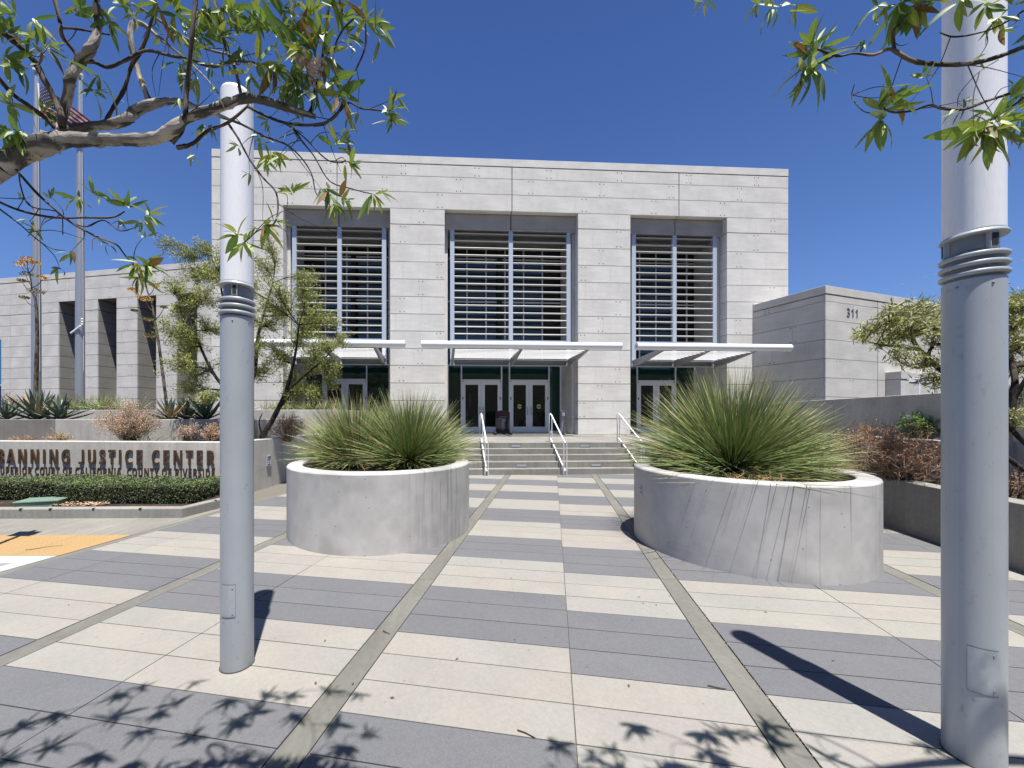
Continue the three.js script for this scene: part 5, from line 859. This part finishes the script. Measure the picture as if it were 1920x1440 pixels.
nearTree('overhanging_tree', 'thick grey limb with lance-shaped leaves and pale blossom reaching in from the left', [[V(-2.85, 0, -0.75), V(-2.75, 0.9, -0.8), V(-2.5, 1.6, -0.95), V(-2.0, 2.1, -1.06), at(-60, 338, 1.04), at(0, 308, 1.05)], [0.11, 0.095, 0.08, 0.06, 0.036, 0.031]], [
  [1.33, 1.37, [[-2, 308, 28], [40, 290, 26], [80, 272, 23], [112, 263, 19], [165, 262, 14.5], [215, 262, 13.5], [262, 262, 13], [296, 258, 13], [322, 243, 13], [350, 222, 11], [395, 206, 11], [430, 193, 10.5], [462, 184, 10], [500, 190, 9], [540, 203, 8], [575, 214, 7], [592, 219, 6]]],
  [1.36, 1.44, [[100, 262, 15], [130, 246, 13], [165, 238, 11.5], [213, 232, 11], [240, 222, 12], [252, 210, 12], [280, 197, 11], [313, 190, 8], [343, 192, 7], [372, 203, 5.5], [400, 213, 4.5], [430, 224, 3.5], [450, 232, 2.5]]],
  [1.35, 1.30, [[113, 262, 12], [116, 225, 11], [128, 175, 10], [132, 145, 10], [148, 118, 10.5], [168, 94, 10], [181, 67, 8.5], [183, 33, 8], [180, 0, 7.5], [178, -70, 7]]],
  [1.30, 1.34, [[-8, 50, 6], [33, 83, 7], [63, 113, 6.5], [83, 150, 6.5], [103, 187, 6.5], [114, 213, 7], [116, 238, 7]], 1],
  [1.30, 1.35, [[-8, 140, 4.5], [20, 173, 5], [57, 200, 5], [87, 223, 5.5], [106, 242, 6]], 1],
  [1.41, 1.45, [[281, 192, 7], [273, 173, 6.5], [257, 127, 6.5], [246, 83, 6.8], [246, 53, 7], [255, 42, 6.5], [270, 47, 5.5], [290, 63, 4.5], [318, 87, 3.5], [347, 110, 2.5], [380, 140, 2], [410, 175, 1.5]]],
  [1.38, 1.36, [[197, 230, 5], [213, 200, 4.5], [233, 167, 4], [247, 123, 4], [267, 90, 3.5], [283, 43, 3.5], [290, 7, 3], [292, -40, 3]], 1],
  [1.36, 1.28, [[322, 268, 6], [340, 245, 5.5], [347, 213, 5.2], [350, 167, 5], [357, 100, 5], [363, 33, 5], [367, 0, 4.8], [370, -70, 4.5]], 1],
  [1.33, 1.38, [[155, 115, 4.5], [175, 116, 4], [200, 126, 3.8], [236, 113, 3.6], [273, 95, 3.4], [313, 103, 3.2], [360, 113, 3], [400, 125, 3], [433, 115, 2.8], [478, 118, 2.5]], 1],
  [1.42, 1.40, [[248, 7, 3.5], [287, 30, 3], [333, 63, 3], [383, 90, 3], [430, 103, 2.8], [448, 110, 2.5]]],
  [1.37, 1.34, [[452, 178, 4], [440, 127, 3.6], [423, 90, 3.6], [415, 50, 3.4], [402, 0, 3.2], [398, -50, 3]], 1],
  [1.31, 1.36, [[98, -20, 4], [113, 43, 4.2], [118, 70, 4.8], [140, 97, 4.5], [152, 118, 4]], 1],
  [1.34, 1.36, [[117, 52, 3], [150, 55, 2.6], [180, 61, 2.4], [205, 65, 1.8]], 1],
  [1.37, 1.35, [[333, 277, 6], [360, 270, 4], [387, 247, 3.6], [427, 230, 3.2], [467, 197, 2.8]], 1],
  [1.35, 1.32, [[465, 200, 3.6], [500, 218, 3.6], [533, 230, 3.4], [588, 234, 3.2], [620, 225, 3], [640, 200, 2.8], [649, 162, 2.6], [672, 121, 2.4], [686, 81, 2.2], [684, 37, 1.8]], 1],
  [1.36, 1.30, [[588, 236, 3], [609, 232, 2.6], [640, 205, 2.4], [655, 193, 2.2], [676, 203, 2], [705, 206, 2], [724, 210, 1.6]], 1],
  [1.38, 1.34, [[580, 215, 6], [586, 200, 4.5], [588, 180, 4], [596, 150, 3.5], [604, 110, 3.2], [612, 60, 3], [616, 0, 3], [618, -40, 3]], 1],
  [1.33, 1.30, [[690, -20, 2], [676, 20, 2], [640, 60, 2], [624, 110, 2], [632, 145, 2]], 1],
  [1.36, 1.30, [[428, 232, 3], [447, 260, 2.6], [467, 297, 2.4], [493, 333, 2.2], [517, 360, 2.2], [521, 393, 2], [513, 420, 1.8], [483, 433, 1.6], [458, 455, 1.3]], 1],
  [1.37, 1.31, [[436, 225, 2.6], [467, 240, 2.4], [500, 257, 2.2], [540, 273, 2], [583, 323, 1.6], [593, 363, 1.5], [617, 383, 1.3], [627, 410, 1]], 1],
  [1.36, 1.30, [[520, 225, 2.4], [548, 240, 2.2], [568, 267, 2], [587, 290, 1.8], [619, 340, 1.6], [659, 354, 1.4], [698, 364, 1.2]], 1],
  [1.35, 1.31, [[540, 232, 2.2], [575, 262, 1.8], [616, 301, 1.6], [640, 305, 1.4], [648, 300, 1.2]], 1],
  [1.34, 1.36, [[-8, 376, 2.8], [33, 393, 2.8], [93, 407, 2.6], [167, 408, 2.4], [213, 407, 2.2], [233, 397, 1.6]], 1],
  [1.33, 1.38, [[30, 318, 3.2], [67, 360, 3], [100, 390, 2.8], [133, 417, 2.5], [180, 443, 2.2], [220, 460, 2], [234, 478, 1.8], [252, 500, 1.6], [262, 520, 1.4]], 1],
  [1.37, 1.40, [[98, 388, 1.8], [113, 403, 1.6], [160, 425, 1.6], [193, 413, 1.6], [227, 433, 1.5], [262, 423, 1.2]], 1],
  [1.35, 1.38, [[-6, 388, 1.8], [40, 423, 1.6], [67, 447, 1.5], [100, 467, 1.2], [122, 470, 0.8]], 1],
  [1.35, 1.37, [[36, 322, 1.6], [38, 345, 1.5], [55, 385, 1.4], [112, 400, 1.2], [118, 440, 1]], 1],
], [
  [18, 62, 7, 46, 1.28], [30, 30, 6, 44, 1.26], [10, 110, 8, 50, 1.28], [50, 75, 6, 40, 1.29], [86, 88, 9, 46, 1.31, 0.5, 0.3], [22, 195, 8, 52, 1.30], [40, 130, 6, 48, 1.30], [12, 238, 10, 58, 1.29, -0.2, -0.6], [36, 250, 8, 50, 1.30, 0.2, -0.8], [78, 208, 7, 38, 1.35], [98, 214, 6, 36, 1.36],
  [190, 18, 6, 46, 1.33], [204, 44, 6, 40, 1.34, 0.3, -0.9], [228, 12, 7, 46, 1.33], [186, 150, 3, 66, 1.34, 0, -1], [176, 172, 8, 44, 1.37, 0.6, 0.1], [298, 8, 8, 50, 1.34], [330, 28, 9, 52, 1.36], [352, 50, 7, 46, 1.37], [388, 18, 8, 50, 1.33], [402, 48, 8, 50, 1.34], [340, 122, 6, 44, 1.38, 0, -0.9], [368, 148, 7, 44, 1.38], [330, 62, 6, 40, 1.37, 0.4, -0.8],
  [436, 40, 7, 44, 1.33], [458, 60, 8, 50, 1.34, 0, 0.8], [455, 92, 7, 44, 1.34], [484, 118, 9, 56, 1.34, 0.5, 0.2], [502, 60, 8, 52, 1.33, 0, 0.9], [522, 70, 7, 54, 1.32, 0.1, 0.9], [552, 52, 8, 60, 1.31, 0.3, 0.7], [540, 100, 8, 64, 1.32, 0.6, 0.3], [566, 84, 7, 62, 1.31, 0.6, 0.2], [512, 128, 9, 60, 1.34, 0.4, -0.5], [545, 140, 8, 64, 1.32, 0.6, -0.6], [575, 132, 9, 52, 1.32, 0.3, -0.5], [600, 66, 8, 60, 1.30, -0.2, 0.6], [606, 104, 8, 52, 1.31, 0.6, -0.2], [592, 172, 8, 56, 1.33, 0.4, -0.6], [560, 165, 7, 50, 1.34, -0.1, -0.8], [620, 150, 6, 50, 1.32, 0.6, -0.4], [634, 178, 5, 58, 1.31, 0.7, -0.3],
  [412, 70, 8, 50, 1.33], [378, 64, 7, 46, 1.34], [420, 14, 9, 54, 1.33], [470, 20, 7, 50, 1.33], [530, 24, 8, 56, 1.32, 0.1, 0.8], [584, 30, 8, 54, 1.31, 0.1, 0.9], [470, 140, 6, 46, 1.35, 0, -0.8], [528, 158, 7, 56, 1.33, 0.3, -0.9], [320, 6, 8, 50, 1.34], [362, 92, 6, 44, 1.36], [250, 30, 5, 40, 1.35], [150, 20, 5, 40, 1.31], [60, 40, 6, 44, 1.3], [5, 20, 7, 46, 1.27], [420, 118, 7, 46, 1.35, 0.2, -0.6], [590, 100, 8, 60, 1.30, -0.5, 0.5],
  [640, 30, 8, 46, 1.31, 0.2, 0.6], [646, 60, 6, 44, 1.31, 0.5, 0.3], [686, 40, 9, 52, 1.30, 0.1, 0.8], [704, 48, 7, 46, 1.29, 0.6, 0.2], [712, 70, 4, 44, 1.29, 0.4, -0.8], [620, 8, 7, 48, 1.30], [650, 220, 3, 44, 1.31, 0.3, -0.9], [724, 210, 10, 44, 1.30, 0.7, 0.3], [734, 222, 5, 34, 1.30, 0.1, -0.9],
  [386, 240, 8, 36, 1.38, 0.1, -0.7], [488, 262, 7, 34, 1.33, 0.2, -0.8], [508, 285, 9, 34, 1.32, 0.1, -0.8], [498, 300, 6, 30, 1.32], [548, 238, 5, 32, 1.34, 0.5, -0.4], [632, 272, 9, 38, 1.31, 0.2, 0.3], [654, 306, 8, 38, 1.31, 0.6, 0.1], [700, 364, 9, 48, 1.30, 0.4, -0.5], [545, 362, 7, 36, 1.31, 0, 0.6], [612, 356, 9, 44, 1.31, 0.1, -0.6], [626, 384, 8, 38, 1.31, 0.3, -0.8], [640, 372, 7, 38, 1.31, 0.4, 0.1],
  [146, 372, 7, 38, 1.36, -0.3, 0], [178, 364, 7, 36, 1.36, 0.6, 0.3], [236, 386, 9, 38, 1.36, 0.3, 0.5], [276, 404, 9, 40, 1.36, 0.6, 0.2], [262, 414, 6, 34, 1.37, 0, -0.8], [222, 410, 4, 28, 1.37], [256, 496, 9, 46, 1.37, -0.1, -0.5], [272, 500, 10, 50, 1.37, 0.6, -0.1], [262, 520, 6, 40, 1.37, -0.1, -0.9],
  [498, 424, 9, 46, 1.31, 0.4, -0.5], [516, 416, 5, 40, 1.31, 0.5, 0.3], [446, 440, 8, 46, 1.31, -0.5, 0.4], [458, 456, 9, 46, 1.31, 0.1, -0.7], [480, 432, 4, 30, 1.31], [390, 424, 0, 1, 1.3],
], 4001, [[568, 112, 1.30, 0.020], [588, 128, 1.31, 0.018], [592, 150, 1.32, 0.016], [600, 118, 1.30, 0.014]], 0.79, overhead([
  [221, 1305, 9, 60], [214, 1346, 11, 66], [262, 1290, 7, 52], [300, 1335, 8, 56], [326, 1320, 7, 50], [37, 1365, 9, 60], [105, 1339, 9, 60], [90, 1406, 8, 60], [187, 1414, 9, 60], [356, 1384, 9, 60], [262, 1372, 8, 56], [431, 1312, 9, 58], [442, 1357, 11, 64], [476, 1335, 9, 56], [499, 1305, 8, 52], [544, 1305, 8, 56], [555, 1339, 8, 56], [619, 1297, 8, 56], [675, 1301, 5, 44], [367, 1279, 5, 44], [630, 1357, 9, 60], [645, 1399, 11, 64], [690, 1380, 7, 50], [585, 1417, 9, 60], [10, 1425, 9, 60], [250, 1430, 9, 60]]), V(-2.3, 3.6, -0.55));
nearTree('overhanging_tree', 'drooping leafy twigs of a second tree reaching in from the top right', [[V(3.9, 0, -0.3), V(3.8, 1.2, -0.4), V(3.6, 2.3, -0.6), V(3.1, 3.2, -0.9), at(2060, 30, 0.99)], [0.09, 0.075, 0.06, 0.035, 0.009]], [
  [1.24, 1.30, [[2060, 30, 7], [1990, 66, 5.6], [1920, 88, 5.2], [1881, 103, 4.8], [1842, 115, 4.6], [1784, 121, 4.5], [1736, 119, 4.4], [1704, 111, 4.2], [1681, 97, 4.2], [1668, 92, 3.6], [1636, 103, 3], [1600, 100, 2.6], [1574, 105, 2.4], [1545, 97, 2.2], [1530, 90, 2]], 1],
  [1.29, 1.27, [[1677, 96, 3.6], [1675, 78, 3.4], [1675, 58, 3.2], [1692, 37, 3], [1700, 10, 2.6]], 1],
  [1.30, 1.31, [[1566, 104, 2], [1542, 116, 1.8], [1515, 128, 1.5]], 1],
  [1.30, 1.29, [[1612, 100, 1.5], [1617, 88, 1.4], [1621, 76, 1.2]], 1],
  [1.22, 1.30, [[2050, 110, 6], [1980, 140, 4.5], [1920, 165, 4], [1891, 176, 3.6], [1849, 190, 3.2], [1804, 205, 3], [1765, 203, 2.8], [1742, 197, 2.6], [1713, 207, 2.4], [1671, 210, 2.2], [1656, 203, 2]], 1],
  [1.30, 1.31, [[1660, 211, 1.2], [1626, 211, 1.1], [1607, 197, 1], [1597, 178, 1], [1602, 158, 0.9]], 1],
  [1.22, 1.26, [[2000, -10, 3], [1920, 20, 2.4], [1891, 39, 2.2], [1849, 58, 2], [1788, 69, 1.8], [1762, 61, 1.2]], 1],
  [1.22, 1.24, [[2020, 130, 5], [1930, 176, 3], [1897, 200, 2.6], [1864, 223, 2.4], [1852, 240, 2]], 1],
  [1.25, 1.27, [[1872, 112, 1], [1830, 140, 0.9], [1800, 175, 0.8], [1795, 200, 0.7]], 1],
], [
  [1526, 84, 12, 54, 1.30, -0.1, 0.6], [1520, 104, 9, 52, 1.30, -0.6, -0.1], [1512, 130, 9, 74, 1.31, -0.3, -0.9], [1540, 92, 7, 46, 1.30, 0.6, 0.2], [1524, 118, 6, 56, 1.31, 0.2, -0.9], [1655, 204, 8, 52, 1.30, -0.1, 0.5], [1652, 228, 6, 68, 1.31, -0.3, -0.9], [1668, 192, 5, 70, 1.30, 0.8, 0.4], [1621, 76, 4, 24, 1.29],
  [1318, 4, 5, 34, 1.30, 0, -0.8], [1422, 8, 5, 44, 1.30, -0.4, -0.8], [1450, 16, 5, 50, 1.30, -0.2, -0.8], [1486, 14, 5, 46, 1.30, 0.3, -0.8], [1690, 6, 12, 70, 1.27, -0.3, -0.9], [1716, 12, 9, 66, 1.27, 0.2, -0.9], [1740, 4, 7, 56, 1.27], [1650, 8, 5, 56, 1.28, -0.6, -0.7], [1800, 2, 8, 52, 1.25, 0, -0.6], [1850, 10, 9, 54, 1.24, 0.1, -0.8], [1872, 38, 6, 46, 1.24, 0, -0.9], [1905, 6, 7, 50, 1.23],
  [1852, 232, 10, 70, 1.24, -0.1, -0.6], [1848, 246, 9, 74, 1.24, -0.5, -0.4], [1864, 244, 9, 74, 1.24, 0.5, -0.5], [1868, 226, 6, 52, 1.24, 0.2, 0.6], [1905, 186, 7, 48, 1.23, 0.5, 0.1], [1915, 220, 5, 56, 1.23, 0.6, -0.2],
], 4002, [], 0.80, overhead([[1047, 1401, 10, 60], [1190, 1360, 10, 64], [1146, 1407, 7, 50], [1115, 1422, 7, 50], [1260, 1432, 9, 60], [1325, 1375, 10, 62], [1362, 1375, 8, 56], [1325, 1407, 9, 60], [1349, 1425, 9, 56], [1443, 1362, 9, 66], [1458, 1396, 9, 66], [1404, 1380, 7, 50], [1740, 1400, 6, 56], [1560, 1425, 6, 50]]), V(2.3, 3.7, -0.7));
// ---------------------------------------------------------------- small litter on the paving
{
  const r = rng(88), g = new GB();
  const spots = [[940, 1055], [968, 1200], [860, 1235], [1195, 1120], [1205, 1133], [1232, 1136], [1258, 1118], [880, 1010], [660, 1285], [612, 1200], [590, 1280], [555, 1090], [130, 1135], [500, 1132], [410, 985], [430, 1000], [365, 1010], [330, 1030], [1130, 1015], [960, 1085], [1310, 1010], [1440, 1150], [1800, 1190], [1560, 1240], [1180, 1290], [740, 1310], [905, 1045], [1080, 905], [980, 940]];
  for (const [x, y] of spots) { const Z = 1152 / (y - 782), p = at(x, y, Z), a = r() * 6.3; leaflet(g, V(p.x, 0.006, p.z), V(Math.cos(a), 0.08, Math.sin(a)).normalize(), V(0.2 * (r() - 0.5), 1, 0.2 * (r() - 0.5)).normalize(), 0.018 + 0.014 * r(), 0.005 + 0.003 * r(), mix([0.10, 0.07, 0.05], [0.20, 0.13, 0.08], r())); }
  tag(mesh('leaf_litter', g.geo(), M.dry, scene), 'scattered dry leaf bits lying on the striped paving', 'dead leaves', null, 'stuff');
  const twig = (label, px) => { const b = new GB(); b.tube(px.map(([x, y]) => { const Z = 1152 / (y - 782), p = at(x, y, Z); p.y = 0.007; return p; }), px.map((_, i) => 0.0035 - 0.0007 * i), 5); tag(mesh('twig', b.geo(), M.barkThin, scene), label, 'twig'); };
  twig('thin bent twig lying on the yellow warning pad', [[48, 1032], [66, 1030], [96, 1025], [118, 1024]]);
  twig('short straight twig on the left concrete band near the middle', [[718, 1184], [724, 1187], [731, 1190]]);
  twig('thin straw on the cream slab in the foreground centre', [[970, 1371], [985, 1376], [1004, 1386]]);
  twig('tiny twig at the left edge of the right concrete band', [[1327, 1287], [1345, 1291], [1362, 1294]]);
  // moss and grit in the open joint beside the right band
  const m = new GB(); for (let i = 0; i < 260; i++) { const t = lerp(1.7, 6.5, Math.pow(r(), 1.2)), d = 1.03 + 0.085 + (r() - 0.5) * 0.012, X = seamX(t) + d; leaflet(m, V(X, -0.004 + 0.004 * r(), -t), rdir(r), V(0, 1, 0), 0.012 * r() + 0.004, 0.004, mix([0.10, 0.07, 0.035], [0.26, 0.19, 0.10], r())); }
  tag(mesh('joint_debris', m.geo(), M.dry, scene), 'brown grit and dry moss in the joint beside the right concrete band', 'debris', null, 'stuff');
}
renderer.render(scene, camera);
